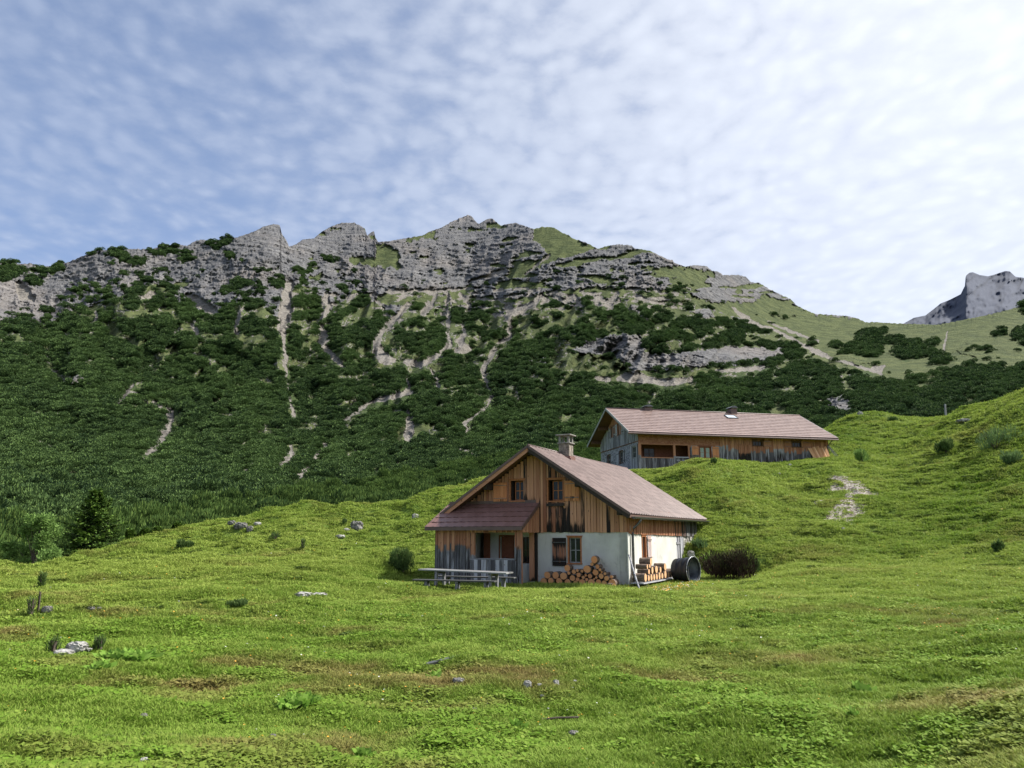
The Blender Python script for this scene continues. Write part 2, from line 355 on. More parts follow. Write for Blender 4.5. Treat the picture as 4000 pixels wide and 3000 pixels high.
# cut face and bark of the logs
LOGE, t = mat('sawn log end'); r, g, b = col3(t)
wv = t.n('ShaderNodeTexWave', wave_type='RINGS', rings_direction='Y'); t.l(t.mapv(t.ob, (1, 1, 1)), wv.inputs[0]); wv.inputs['Scale'].default_value = 9; wv.inputs['Distortion'].default_value = 2.2; wv.inputs['Detail'].default_value = 2
n = t.noise(t.ob, 14, 4, .6); c = t.mix(t.math('ADD', t.math('MULTIPLY', wv.outputs['Fac'], .35), t.math('MULTIPLY', n, .5)), (.50, .19, .075), (.72, .35, .16))
inf = t.n('ShaderNodeObjectInfo'); c = t.mix(t.math('MULTIPLY', inf.outputs['Random'], .5), c, (.62, .34, .16)); t.l(c, t.b.inputs['Base Color']); t.b.inputs['Roughness'].default_value = .85; t.b.inputs['Specular IOR Level'].default_value = .2
LOGEL, t = mat('sunlit sawn log end')  # lighter copy of the log end, sunlight on the side stack in its colour
wv = t.n('ShaderNodeTexWave', wave_type='RINGS', rings_direction='Y'); t.l(t.ob, wv.inputs[0]); wv.inputs['Scale'].default_value = 9; wv.inputs['Distortion'].default_value = 2.2
n = t.noise(t.ob, 14, 4, .6); c = t.mix(t.math('ADD', t.math('MULTIPLY', wv.outputs['Fac'], .35), t.math('MULTIPLY', n, .5)), (.55, .28, .13), (.74, .46, .26)); t.l(c, t.b.inputs['Base Color']); t.b.inputs['Roughness'].default_value = .85
LIMD = simple('dark lichened limestone', (.045, .042, .04), (.26, .25, .235), .95, 5, 0, 1, .05)
BARK, t = mat('bark'); n = t.noise(t.mapv(t.ob, (26, 5, 26)), 1, 5, .65, .5); c = t.mix(t.ss(n, .3, .7), (.05, .036, .028), (.23, .165, .125)); t.l(c, t.b.inputs['Base Color']); t.b.inputs['Roughness'].default_value = .95; bump(t, n, .9, .02)
def leafmat(name, c1, c2, c3=None, trans=.25, inst=False, rough=.75):
    m, t = mat(name); nz = t.noise(t.ob, 3.0, 3, .6)
    if inst: v = t.attr('tint', 'INSTANCER').outputs['Fac']
    else: v = nz
    r, g, b = col3(t)
    c = t.mix(v, c1, c2)
    if c3: c = t.mix(r, c, c3)
    t.l(c, t.b.inputs['Base Color']); t.b.inputs['Roughness'].default_value = rough; t.b.inputs['Specular IOR Level'].default_value = .08
    if trans:
        tr = t.n('ShaderNodeBsdfTranslucent'); t.l(c, tr.inputs[0]); mx = t.n('ShaderNodeMixShader'); mx.inputs[0].default_value = trans
        t.l(t.b.outputs[0], mx.inputs[1]); t.l(tr.outputs[0], mx.inputs[2]); t.l(mx.outputs[0], t.out.inputs[0])
    return m
PINE = leafmat('dwarf pine needles', (.030, .058, .023), (.068, .115, .037), (.125, .195, .057), .12, True)
PINEN = leafmat('pine needles near', (.030, .062, .018), (.065, .115, .028), (.12, .18, .042), .18, True)
SPRU = leafmat('spruce needles', (.035, .08, .022), (.09, .16, .035), (.22, .33, .06), .15)
DECI = leafmat('pale green leaves', (.11, .19, .055), (.17, .27, .07), (.21, .33, .09), .3)
SHRB = leafmat('shrub leaves', (.05, .09, .03), (.095, .155, .045), (.14, .20, .06), .25)
SHRL = leafmat('loose grey green leaves', (.075, .13, .05), (.12, .19, .07), (.16, .24, .09), .3)
CUSH = leafmat('low cushion leaves', (.035, .065, .016), (.085, .125, .03), (.13, .18, .045), .15, True)
HEATH = leafmat('dark heath twigs', (.022, .014, .013), (.055, .034, .026), (.07, .085, .03), .05)
WEED = leafmat('broad weed leaves', (.10, .21, .025), (.16, .30, .04), (.25, .38, .08), .35, rough=.95)
GRASS, t = mat('grass blades'); tn = t.attr('tint', 'INSTANCER').outputs['Fac']; dr = t.attr('dry', 'INSTANCER').outputs['Fac']; r, g, b = col3(t)
c = t.mix(tn, (.115, .215, .018), (.275, .355, .066)); c = t.mix(t.math('MULTIPLY', r, .5), c, (.36, .42, .10)); c = t.mix(dr, c, (.24, .165, .07))
t.l(c, t.b.inputs['Base Color']); t.b.inputs['Roughness'].default_value = .7; t.b.inputs['Specular IOR Level'].default_value = .12
tr = t.n('ShaderNodeBsdfTranslucent'); t.l(c, tr.inputs[0]); mx = t.n('ShaderNodeMixShader'); mx.inputs[0].default_value = .3
t.l(t.b.outputs[0], mx.inputs[1]); t.l(tr.outputs[0], mx.inputs[2]); t.l(mx.outputs[0], t.out.inputs[0])
FLOW, t = mat('flower petals'); tn = t.attr('tint', 'INSTANCER').outputs['Fac']; t.l(t.mix(t.ss(tn, .5, .55), (.75, .38, .03), (.75, .74, .72)), t.b.inputs['Base Color'])
LIME, t = mat('limestone'); n = t.noise(t.ob, 3, 6, .65); n2 = t.noise(t.ob, 11, 4, .6); c = t.mix(t.ss(n, .35, .65), (.17, .165, .155), (.46, .45, .425)); c = t.mix(t.math('MULTIPLY', t.ss(n2, .55, .7), .7), c, (.09, .085, .075)); t.l(c, t.b.inputs['Base Color']); t.b.inputs['Roughness'].default_value = .95; bump(t, n, 1, .05)
TRUNK = simple('tree bark', (.05, .038, .03), (.12, .095, .075), .95, 8, 0, .6)
SHUT = wood('reddish shutter wood', 2, warm=((.36, .115, .045), (.66, .29, .13)))
PLANK = wood('fresh sawn planks', 2, warm=((.52, .26, .12), (.80, .50, .29)))

# ground
GRD, t = mat('meadow soil and turf'); r, g, b = col3(t)      # r = fresh/dry tone, g = bare brown, b = gravel
n = t.noise(t.ob, 2.2, 6, .65); n2 = t.noise(t.ob, 14, 4, .65)
c = t.mix(r, (.05, .10, .012), (.12, .17, .032)); c = t.mix(t.ss(n2, .5, .75), c, (.06, .085, .016))
c = t.mix(t.math('MULTIPLY', t.ss(t.math('ADD', g, t.math('MULTIPLY', t.math('SUBTRACT', n, .5), .6)), .3, .8), .8), c, (.11, .072, .032))
gv = t.mix(t.ss(t.noise(t.ob, 7, 3, .7), .42, .6), (.13, .105, .08), (.36, .335, .30)); c = t.mix(t.ss(t.math('ADD', b, t.math('MULTIPLY', t.math('SUBTRACT', n, .5), 1.2)), .25, .55), c, gv)
t.l(c, t.b.inputs['Base Color']); t.b.inputs['Roughness'].default_value = .95; t.b.inputs['Specular IOR Level'].default_value = .1
bump(t, t.math('ADD', n, n2), .7, .08)
# mountain
MTN, t = mat('mountain rock scree and turf'); r, g, b = col3(t)   # r = scree, g = turf, b = under the pines
pos = t.n('ShaderNodeNewGeometry').outputs['Position']
st = t.noise(t.mapv(pos, (.02, .02, .24), (0, 0, 0), (R(5), R(-7), 0)), 1, 7, .68, .5); n1 = t.noise(t.mapv(pos, (.07, .07, .05)), 1, 6, .68); n3 = t.noise(pos, .45, 4, .65); n4 = t.noise(pos, .012, 3, .5)
rc = t.mix(t.ss(t.math('ADD', t.math('MULTIPLY', st, .6), t.math('MULTIPLY', n1, .4)), .36, .64), (.085, .087, .097), (.19, .188, .19)); rc = t.mix(t.math('MULTIPLY', t.ss(n3, .42, .62), .4), rc, (.25, .248, .245))
rc = t.mix(t.math('MULTIPLY', t.ss(n4, .45, .7), .35), rc, (.27, .23, .20)); ck = t.ss(t.math('ABSOLUTE', t.math('SUBTRACT', st, .5)), .035, .0); rc = t.mix(t.math('MULTIPLY', ck, .4), rc, (.08, .08, .09))
gc = t.mix(t.ss(n1, .35, .65), (.058, .076, .032), (.105, .124, .05)); sc_ = t.mix(t.ss(n3, .35, .65), (.145, .132, .118), (.26, .242, .215)); pc = t.mix(t.ss(n3, .4, .6), (.028, .045, .018), (.068, .098, .032))
dn = t.math('ADD', t.math('MULTIPLY', t.math('SUBTRACT', n3, .5), .55), t.math('MULTIPLY', t.math('SUBTRACT', n1, .5), .75))
c = t.mix(t.ss(t.math('ADD', g, dn), .35, .6), rc, gc); c = t.mix(t.ss(t.math('ADD', r, dn), .35, .6), c, sc_); c = t.mix(t.ss(t.math('ADD', b, t.math('MULTIPLY', dn, .7)), .4, .6), c, pc)
t.l(c, t.b.inputs['Base Color']); t.b.inputs['Roughness'].default_value = .95; t.b.inputs['Specular IOR Level'].default_value = .1
bump(t, t.math('ADD', t.math('MULTIPLY', st, 2.2), t.math('ADD', n1, t.math('MULTIPLY', n3, .45))), .9, 4.0)
FARM, t = mat('distant rock with painted haze'); pos = t.n('ShaderNodeNewGeometry').outputs['Position']  # haze painted in: the rock colour is shifted towards blue
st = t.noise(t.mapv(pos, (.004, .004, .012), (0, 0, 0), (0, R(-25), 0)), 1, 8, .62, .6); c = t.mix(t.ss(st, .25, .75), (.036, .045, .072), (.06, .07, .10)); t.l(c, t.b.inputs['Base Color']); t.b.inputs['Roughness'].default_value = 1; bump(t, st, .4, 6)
# ------------------------------------------------------------------ meadow mesh
PATCH = []      # worn brown turf (+) and lush green hollows (-), as ellipses on the ground
for u_, v_, du, dv, kd, kt in ((1850, 2650, 430, 55, .55, 0), (2110, 2690, 190, 40, .5, .1), (2930, 2600, 330, 50, .5, 0), (1300, 2695, 260, 24, .6, 0), (760, 2735, 190, 34, .65, .2), (290, 2600, 150, 18, .6, .2), (3250, 2560, 260, 40, .35, .2), (3920, 2850, 210, 150, .5, .1), (250, 2950, 210, 45, .45, .1), (60, 2500, 90, 30, .6, 0), (1450, 2540, 220, 20, .35, 0), (3750, 2400, 220, 30, .4, 0), (2450, 2395, 300, 22, .1, .5),
        (2350, 2880, 560, 80, -.6, -.35), (1350, 2800, 420, 50, -.6, -.35), (250, 2820, 330, 40, -.6, -.2), (3500, 2900, 300, 90, -.5, -.3), (700, 2640, 400, 25, -.6, 0), (3450, 2480, 350, 20, -.5, -.1), (1700, 2950, 350, 60, -.5, -.3), (3100, 2760, 350, 40, -.4, -.2)):
    x0_, y0_, _z = at(u_, v_); r0 = math.hypot(x0_, y0_); PATCH.append((x0_, y0_, du*r0/FPX, abs(math.hypot(*at(u_, v_-dv)[:2])-math.hypot(*at(u_, v_+dv)[:2]))/2+.15, -math.atan2(x0_, y0_), kd, kt))
def tones(x, y):
    """fresh-to-yellow tone, dry brown, at a place on the meadow"""
    t1 = fbm(x*.055, y*.07, 3, 51); t2 = fbm(x*.33, y*.42, 3, 61); t3 = fbm(x*1.5, y*1.5, 2, 71)
    r = np.hypot(x, y); far = sst(r, 12, 34)
    tint = np.clip(.18+.50*far+.8*t1+.6*t2+.35*t3, 0, 1)
    dry = np.clip((fbm(x*.21+9, y*.33, 4, 81)*1.3+.45*fbm(x*1.1, y*1.1, 2, 83)-.18)*2.2, 0, 1)*(.75-.35*far)
    for px, py_, ra, rb, ang, kd, kt in PATCH:
        dx = x-px; dy = y-py_; q = np.hypot((dx*math.cos(ang)+dy*math.sin(ang))/ra, (-dx*math.sin(ang)+dy*math.cos(ang))/rb)+.55*fbm(x*.9+px, y*.9, 3, 19)
        m = 1-sst(q, .45, 1.15); dry = np.clip(dry+m*kd*.75, 0, 1); tint = np.clip(tint+m*kt, 0, 1)
    return tint, dry
def inpoly(u, v, P):
    P = np.asarray(P, float); ins = np.zeros(np.shape(u), bool); n = len(P)
    for i in range(n):
        x1, y1 = P[i]; x2, y2 = P[(i+1) % n]
        if y1 == y2: continue
        c = ((y1 > v) != (y2 > v)) & (u < (x2-x1)*(v-y1)/(y2-y1)+x1); ins ^= c
    return ins
def dpoly(u, v, P):
    """distance to a polyline whose points are (u, v, halfwidth); returns d/halfwidth"""
    best = np.full(np.shape(u), 1e9)
    for (x1, y1, w1), (x2, y2, w2) in zip(P[:-1], P[1:]):
        dx, dy = x2-x1, y2-y1; t = np.clip(((u-x1)*dx+(v-y1)*dy)/(dx*dx+dy*dy+1e-9), 0, 1)
        d = np.hypot(u-x1-t*dx, v-y1-t*dy)/(w1+(w2-w1)*t); best = np.minimum(best, d)
    return best
# the two gravel scars on the slope, as places on the ground
GRAV = []
for P in ([(3235, 1878), (3270, 1862), (3330, 1870), (3365, 1888), (3385, 1905), (3420, 1925), (3470, 1945), (3375, 1935), (3330, 1935), (3310, 1915), (3240, 1925), (3250, 1905), (3290, 1897)],
          [(3300, 1925), (3345, 1935), (3350, 1975), (3330, 1985), (3290, 1980), (3285, 1950)], [(3180, 1960), (3215, 1945), (3220, 1955), (3190, 1970)],
          [(3240, 1985), (3290, 1968), (3385, 1970), (3380, 2000), (3345, 2030), (3318, 2055), (3300, 2030), (3250, 2035), (3215, 2055), (3225, 2030)]):
    GRAV.append([at(u, v)[:2] for u, v in P])
def gravel(x, y):
    g = np.zeros(np.shape(x))
    for P in GRAV:
        Pa = np.array(P); m = (x > Pa[:, 0].min()-1) & (x < Pa[:, 0].max()+1) & (y > Pa[:, 1].min()-1) & (y < Pa[:, 1].max()+1)
        if m.any(): g[m] = np.maximum(g[m], inpoly(x[m]+.25*fbm(x[m]*2, y[m]*2, 2, 5), y[m]+.5*fbm(x[m]*2+7, y[m]*2, 2, 6), P))
    return g
az = np.concatenate([np.linspace(R(-80), R(-40), 60)[:-1], np.linspace(R(-40), R(40), 820), np.linspace(R(40), R(80), 60)[1:]])
lr = np.linspace(math.log(1.3), math.log(158), 620)
A, L = np.meshgrid(az, lr, indexing='ij'); rr = np.exp(L); X = (rr*np.sin(A)).ravel(); Y = (rr*np.cos(A)).ravel(); Z = zg(X, Y)
tint, dry = tones(X, Y); gvl = gravel(X, Y)
def gridf(n, m): i = np.arange(n-1)[:, None]*m+np.arange(m-1)[None]; return np.stack([i, i+m, i+m+1, i+1], -1).reshape(-1, 4)
me = mkmesh('meadow', np.c_[X, Y, Z], gridf(len(az), len(lr)), GRD, np.c_[tint, dry, gvl], True)
o = bpy.data.objects.new('meadow', me); COL.objects.link(o); tag(o, kind='structure')
fm = mkmesh('valley_ground', [(-4500, -3000, -14), (4500, -3000, -14), (4500, 6000, -14), (-4500, 6000, -14)], [(0, 1, 2, 3)], GRD, [(.3, .2, 0)]*4)
tag_o = bpy.data.objects.new('valley_ground', fm); COL.objects.link(tag_o); tag(tag_o, kind='structure')

# ------------------------------------------------------------------ mountain
SKYL_ = [(-700, 1105), (-300, 1060), (0, 1028), (32, 1022), (86, 1031), (122, 1028), (154, 1040), (208, 1040), (271, 1022), (325, 999), (375, 981), (452, 972), (520, 972), (588, 974), (646, 958), (705, 956), (732, 960), (764, 940), (791, 936), (836, 942), (895, 922), (918, 929), (963, 915), (1000, 901), (1027, 886), (1068, 875), (1093, 879), (1099, 908), (1122, 945), (1129, 963), (1154, 956), (1181, 936), (1226, 931), (1253, 908), (1294, 884), (1335, 870), (1384, 870), (1407, 881), (1425, 893), (1434, 920), (1452, 906), (1461, 902), (1466, 927), (1477, 945), (1520, 942), (1579, 931), (1651, 920), (1678, 904), (1723, 890), (1760, 868), (1796, 852), (1827, 840), (1841, 843), (1859, 866), (1870, 875), (1900, 857), (1920, 852), (1940, 868), (1954, 881), (2000, 872), (2014, 870), (2045, 881), (2086, 895), (2118, 886), (2163, 888), (2199, 911), (2226, 920), (2235, 931), (2289, 947), (2335, 972), (2375, 960), (2416, 954), (2466, 958), (2479, 970), (2538, 979), (2579, 999), (2619, 1017), (2626, 1012), (2633, 1026), (2678, 1042), (2714, 1035), (2760, 1040), (2782, 1058), (2805, 1060), (2823, 1074), (2882, 1074), (2913, 1080), (2934, 1103), (2967, 1105), (3000, 1126), (3027, 1140), (3090, 1169), (3111, 1192), (3149, 1212), (3185, 1226), (3253, 1230), (3316, 1235), (3357, 1246), (3380, 1259), (3420, 1258), (3475, 1262), (3529, 1264), (3588, 1266), (3656, 1269), (3701, 1262), (3769, 1248), (3836, 1235), (3904, 1219), (3950, 1207), (4000, 1190), (4300, 1120), (4700, 1060)]
SK = np.array(SKYL_, float)
PT = np.array([(-700, 1340), (0, 1302), (68, 1279), (181, 1270), (294, 1207), (384, 1193), (452, 1162), (542, 1130), (600, 1105), (650, 1125), (669, 1160), (690, 1190), (746, 1189), (778, 1220), (836, 1234), (904, 1193), (963, 1175), (1000, 1170), (1075, 1240), (1130, 1260), (1145, 1130), (1172, 1116), (1226, 1125), (1271, 1184), (1290, 1225), (1316, 1193), (1384, 1130), (1420, 1150), (1452, 1175), (1497, 1198), (1511, 1266), (1550, 1255), (1592, 1198), (1669, 1198), (1741, 1207), (1759, 1193), (1827, 1207), (1927, 1202), (1967, 1229), (2000, 1225), (2090, 1184), (2122, 1153), (2167, 1157), (2181, 1180), (2226, 1198), (2255, 1190), (2294, 1153), (2325, 1157), (2353, 1189), (2407, 1180), (2429, 1153), (2475, 1157), (2547, 1184), (2588, 1175), (2705, 1175), (2769, 1207), (2859, 1238), (2904, 1261), (3000, 1289), (3059, 1302), (3136, 1357), (3190, 1388), (3199, 1415), (3271, 1424), (3316, 1479), (3384, 1488), (3452, 1483), (3543, 1501), (3588, 1524), (3640, 1520), (3669, 1456), (3760, 1445), (3787, 1406), (3859, 1415), (3918, 1433), (4000, 1429), (4700, 1400)], float)
PINEP = [[(0, 1028), (120, 1028), (210, 1040), (330, 1000), (460, 972), (600, 975), (700, 958), (700, 985), (600, 1000), (500, 1015), (420, 1040), (410, 1022), (330, 1022), (230, 1065), (170, 1085), (100, 1060), (60, 1085), (70, 1120), (0, 1115), (-700, 1200), (-700, 1105)],
 [(750, 970), (830, 938), (925, 922), (870, 970), (790, 990), (740, 1020), (690, 1040), (600, 1062), (680, 1020), (720, 985)], [(290, 1085), (330, 1090), (370, 1115), (290, 1145), (262, 1120)], [(330, 1110), (430, 1135), (400, 1160), (340, 1145)],
 [(400, 1195), (460, 1150), (560, 1105), (590, 1092), (592, 1120), (520, 1170), (450, 1205)], [(750, 1048), (800, 1060), (780, 1085), (750, 1078)], [(880, 975), (960, 1008), (940, 1025), (880, 1000)], [(825, 1135), (900, 1085), (980, 1090), (975, 1122), (880, 1142)],
 [(1000, 1049), (1081, 1044), (1104, 1080), (1131, 1116), (1045, 1138), (1000, 1120)], [(1163, 970), (1230, 970), (1235, 985), (1180, 985)], [(1127, 1044), (1226, 1035), (1217, 1065), (1135, 1062)], [(1265, 1000), (1316, 1012), (1312, 1026), (1262, 1015)], [(1375, 1100), (1420, 1095), (1430, 1130), (1380, 1140)], [(100, 1090), (160, 1085), (170, 1110), (110, 1118)], [(480, 1020), (570, 1010), (560, 1040), (500, 1035)],
 [(3249, 1366), (3262, 1339), (3307, 1316), (3371, 1293), (3448, 1293), (3515, 1320), (3583, 1339), (3651, 1334), (3674, 1366), (3651, 1384), (3583, 1411), (3543, 1411), (3488, 1393), (3407, 1397), (3316, 1388)], [(3655, 1390), (3690, 1380), (3705, 1400), (3700, 1425), (3660, 1420)], [(3880, 1290), (3920, 1285), (3925, 1315), (3885, 1322)], [(3970, 1280), (4000, 1275), (4100, 1300), (4080, 1360), (3950, 1355)], [(3950, 1195), (4100, 1170), (4100, 1230), (3962, 1235)],
 [(3320, 1450), (3400, 1445), (3420, 1475), (3340, 1475)], [(3560, 1482), (3660, 1470), (3655, 1505), (3570, 1505)], [(3100, 1310), (3130, 1312), (3132, 1326), (3105, 1325)], [(3155, 1340), (3180, 1342), (3178, 1354), (3158, 1352)], [(3200, 1366), (3236, 1368), (3234, 1378), (3204, 1378)]]
SCREE = [[(1130, 1110, 16), (1118, 1200, 24), (1108, 1260, 26), (1100, 1285, 16), (1108, 1330, 7), (1117, 1400, 9), (1112, 1420, 6), (1125, 1500, 4), (1135, 1560, 6), (1146, 1640, 4)],
 [(1270, 1150, 8), (1285, 1200, 9), (1258, 1240, 8)], [(1258, 1275, 10), (1267, 1320, 14), (1253, 1343, 12), (1289, 1383, 10), (1316, 1406, 9), (1344, 1437, 6)],
 [(1597, 1189, 9), (1552, 1234, 12), (1502, 1284, 11), (1470, 1320, 12), (1475, 1375, 22), (1511, 1406, 20), (1545, 1405, 5)],
 [(1746, 1144, 6), (1750, 1207, 7), (1750, 1297, 8), (1755, 1347, 12), (1705, 1388, 9), (1642, 1428, 10), (1590, 1415, 14)], [(1700, 1150, 8), (1690, 1185, 7), (1655, 1220, 16)],
 [(1809, 1261, 6), (1812, 1300, 9), (1797, 1335, 12), (1828, 1365, 14), (1780, 1372, 10)], [(1800, 1150, 7), (1835, 1200, 9)],
 [(1985, 1200, 16), (1990, 1275, 12), (1990, 1315, 9), (1945, 1343, 8), (1922, 1383, 8), (1900, 1415, 8), (1886, 1451, 13), (1904, 1505, 5), (1922, 1546, 5), (1905, 1590, 5), (1849, 1627, 6), (1818, 1649, 7), (1827, 1690, 5)], [(1849, 1762, 6), (1854, 1807, 7)], [(2120, 1150, 6), (2085, 1185, 14), (2035, 1210, 16), (1990, 1220, 14)],
 [(1590, 1470, 4), (1600, 1530, 12), (1533, 1550, 11), (1442, 1572, 7), (1375, 1622, 9), (1340, 1640, 4)], [(1275, 1726, 7), (1225, 1794, 8), (1200, 1830, 8), (1171, 1862, 13), (1145, 1925, 10)], [(1135, 1744, 6), (1140, 1775, 15), (1105, 1800, 11), (1068, 1840, 5)],
 [(1600, 1622, 18), (1603, 1660, 16), (1590, 1715, 14)], [(660, 1560, 6), (665, 1620, 14), (650, 1680, 16), (615, 1735, 18), (575, 1770, 8)], [(601, 1568, 8), (625, 1585, 8)], [(710, 1610, 4), (712, 1630, 4)], [(1680, 1440, 3), (1705, 1475, 5), (1712, 1510, 8)],
 [(70, 1110, 14), (95, 1150, 24), (130, 1165, 10)], [(730, 1155, 10), (775, 1180, 20), (830, 1215, 16)], [(600, 1150, 12), (540, 1165, 6)], [(380, 1220, 10), (385, 1240, 6), (355, 1265, 7)], [(955, 1190, 5), (925, 1250, 8), (925, 1300, 7)], [(755, 1270, 8), (768, 1300, 10)],
 [(3000, 1257, 3), (3090, 1295, 6), (3194, 1334, 5)], [(2950, 1265, 5), (3000, 1275, 5), (3136, 1348, 7), (3199, 1379, 12), (3253, 1402, 4), (3430, 1452, 6), (3452, 1474, 4)], [(2475, 1157, 5), (2547, 1180, 8), (2620, 1195, 4)], [(2860, 1200, 4), (2905, 1240, 12), (2980, 1280, 6)], [(2140, 1150, 5), (2210, 1175, 10), (2245, 1155, 8), (2260, 1180, 12)], [(2330, 1160, 8), (2380, 1185, 14), (2410, 1145, 7)],
 [(2420, 1480, 12), (2480, 1470, 22), (2560, 1490, 10), (2610, 1495, 16), (2700, 1482, 10)], [(2330, 1478, 8), (2380, 1485, 8)], [(2800, 1450, 5), (2900, 1445, 9), (3000, 1432, 8)], [(3407, 1440, 6), (3430, 1445, 14), (3450, 1430, 4)], [(3680, 1385, 6), (3700, 1300, 3)], [(470, 1560, 12), (520, 1500, 6)], [(1530, 1140, 8), (1650, 1135, 6), (1740, 1138, 8)], [(1835, 1100, 5), (1900, 1080, 7), (1960, 1058, 9)], [(2050, 1070, 4), (2110, 1025, 5), (2150, 995, 4)]]
TURF = [[(2086, 893), (2203, 908), (2335, 968), (2289, 990), (2194, 1012), (2158, 1017), (2054, 1067), (2000, 1053), (2000, 1021), (2108, 1008), (2149, 994), (2090, 936)], [(2371, 1026), (2497, 1044), (2656, 1049), (2787, 1058), (2787, 1080), (2633, 1085), (2475, 1040)],
 [(1475, 944), (1560, 981), (1560, 1053), (1371, 1026), (1360, 1005), (1470, 1005)], [(1640, 920), (1700, 905), (1690, 930), (1600, 945), (1580, 935)], [(1190, 1085), (1260, 1060), (1240, 1100)], [(1470, 1150), (1600, 1140), (1740, 1150), (1740, 1195), (1590, 1190), (1500, 1190)], [(1760, 1140), (1850, 1105), (1840, 1195), (1770, 1190)], [(1860, 1155), (2000, 1170), (2100, 1150), (2100, 1175), (1990, 1205), (1860, 1190)], [(2130, 1140), (2300, 1120), (2480, 1130), (2700, 1150), (2900, 1225), (3000, 1285), (2900, 1255), (2770, 1200), (2600, 1170), (2400, 1160), (2150, 1155)],
 [(2149, 1257), (2230, 1225), (2330, 1240), (2316, 1262), (2244, 1284), (2127, 1300), (2050, 1340), (2010, 1330)], [(1845, 1335), (1905, 1330), (1860, 1385), (1835, 1370)], [(1194, 1631), (1284, 1622), (1225, 1685)], [(1108, 1735), (1216, 1744), (1171, 1800), (1120, 1800)], [(1550, 1690), (1570, 1640), (1660, 1660), (1750, 1640), (1740, 1660), (1620, 1730), (1548, 1735)], [(1300, 1385), (1345, 1370), (1350, 1395), (1310, 1400)], [(1550, 1380), (1680, 1390), (1660, 1420), (1540, 1410)],
 [(2280, 1383), (2407, 1388), (2475, 1451), (2723, 1446), (2904, 1433), (3000, 1428), (3000, 1445), (2769, 1458), (2656, 1487), (2497, 1492), (2325, 1474), (2120, 1440), (2150, 1400)], [(3000, 1150), (3112, 1192), (3187, 1226), (3530, 1262), (4000, 1185), (4700, 1050), (4700, 1440), (3700, 1560), (3500, 1520), (3280, 1450), (3180, 1400), (3000, 1300), (2900, 1250), (2750, 1180), (2860, 1180), (2940, 1180)], [(2980, 1680), (3000, 1600), (3060, 1560), (3090, 1600), (3060, 1650)], [(460, 2010), (620, 1975), (740, 1985), (600, 2060), (470, 2070)], [(350, 1190), (470, 1185), (420, 1215)], [(640, 1110), (760, 1095), (700, 1130)], [(1950, 1560), (1990, 1530), (2010, 1560)]]
CLIFF = [[(2217, 1365), (2300, 1330), (2443, 1297), (2511, 1320), (2520, 1379), (2633, 1383), (2859, 1350), (3000, 1365), (3060, 1360), (3060, 1400), (2859, 1428), (2678, 1433), (2452, 1456), (2380, 1400), (2289, 1388)], [(3723, 1370), (3791, 1334), (3859, 1320), (4000, 1334), (4100, 1340), (4100, 1440), (3918, 1431), (3836, 1402)], [(2244, 1250), (2310, 1243), (2310, 1252), (2244, 1256)], [(250, 1490), (320, 1465), (350, 1500), (250, 1510)], [(0, 1730), (70, 1735), (70, 1750), (0, 1748)], [(3255, 1400), (3400, 1405), (3420, 1420), (3300, 1425)], [(2690, 1215), (2770, 1210), (2790, 1240), (2760, 1240)], [(2460, 1195), (2490, 1195), (2495, 1225), (2465, 1225)], [(3050, 1210), (3110, 1210), (3115, 1235), (3040, 1232)], [(2060, 1415), (2140, 1395), (2130, 1425)], [(3240, 1555), (3300, 1540), (3330, 1600), (3270, 1620), (3220, 1590)], [(1535, 1835), (1560, 1825), (1555, 1870), (1540, 1870)]]
def classify(u, v):
    """scree, turf, pine cover (0..1) where a place on the mountain shows in the photograph"""
    wu = u+11*fbm(u*.03, v*.03, 3, 5)*2; wv_ = v+9*fbm(u*.035+40, v*.035, 3, 8)*2
    sk = np.interp(u, SK[:, 0], SK[:, 1]); pt = np.interp(wu, PT[:, 0], PT[:, 1])
    pine = wv_ > pt
    for P in PINEP: pine |= inpoly(wu, wv_, P)
    turf = np.zeros(u.shape, bool); cliff = turf.copy()
    for P in TURF: turf |= inpoly(wu, wv_, P)
    for P in CLIFF: cliff |= inpoly(wu, wv_, P)
    keep = np.zeros(u.shape, bool)
    for P in PINEP[-11:]: keep |= inpoly(wu, wv_, P)
    low = (u > 3450) & (v > np.interp(u, [3450, 3650, 3700, 3900, 4700], [1480, 1520, 1450, 1420, 1380]))
    pine &= ~((turf | cliff) & ~keep & ~low)
    # small openings between the bushes and stray bushes above the line
    op = fbm(u*.012, v*.02, 4, 77)+.25*sst(v, 1700, 1150); pine &= ~((op > .25) & (v < 1950))
    stray = (fbm(u*.03, v*.05, 3, 88)+.35*sst(v-pt, -90, 0) > .42) & (v-pt < 0) & (v-pt > -100) & (u < 2700); pine |= stray & ~turf
    scree = np.zeros(u.shape)
    for P in SCREE:
        a = np.array(P); m = (u > a[:, 0].min()-60) & (u < a[:, 0].max()+60) & (v > a[:, 1].min()-60) & (v < a[:, 1].max()+60)
        if m.any(): scree[m] = np.maximum(scree[m], sst(dpoly(wu[m]*.6+u[m]*.4, wv_[m]*.5+v[m]*.5, P), 1.3, .8))
    nz = fbm(u*.02+5, v*.05, 4, 91); apron = sst(v, 1085, 1160)*sst(pt+40-v, 0, 20)*(u > 1100)*(u < 2700)
    scree = np.maximum(scree, ((apron > .5) & (nz > .12))*.8)
    scree = np.maximum(scree, ((op > .33) & (op < .37) & (v > pt) & (v < 1900) & (u < 3300))*.7)
    pine &= scree < .5
    turf = turf | ((~pine) & (v > pt) & (scree < .5) & ~cliff) | ((fbm(u*.01, v*.025, 4, 99) > .36) & (u > 1200) & ~pine & ~cliff)
    sl = (u > 1900) & (u < 3150) & (v-sk < 260) & (fbm(u*.006+v*.004, v*.03, 3, 103) > .16); turf |= sl & ~pine & ~cliff
    return scree, turf & ~(scree > .5), pine, cliff, sk, pt
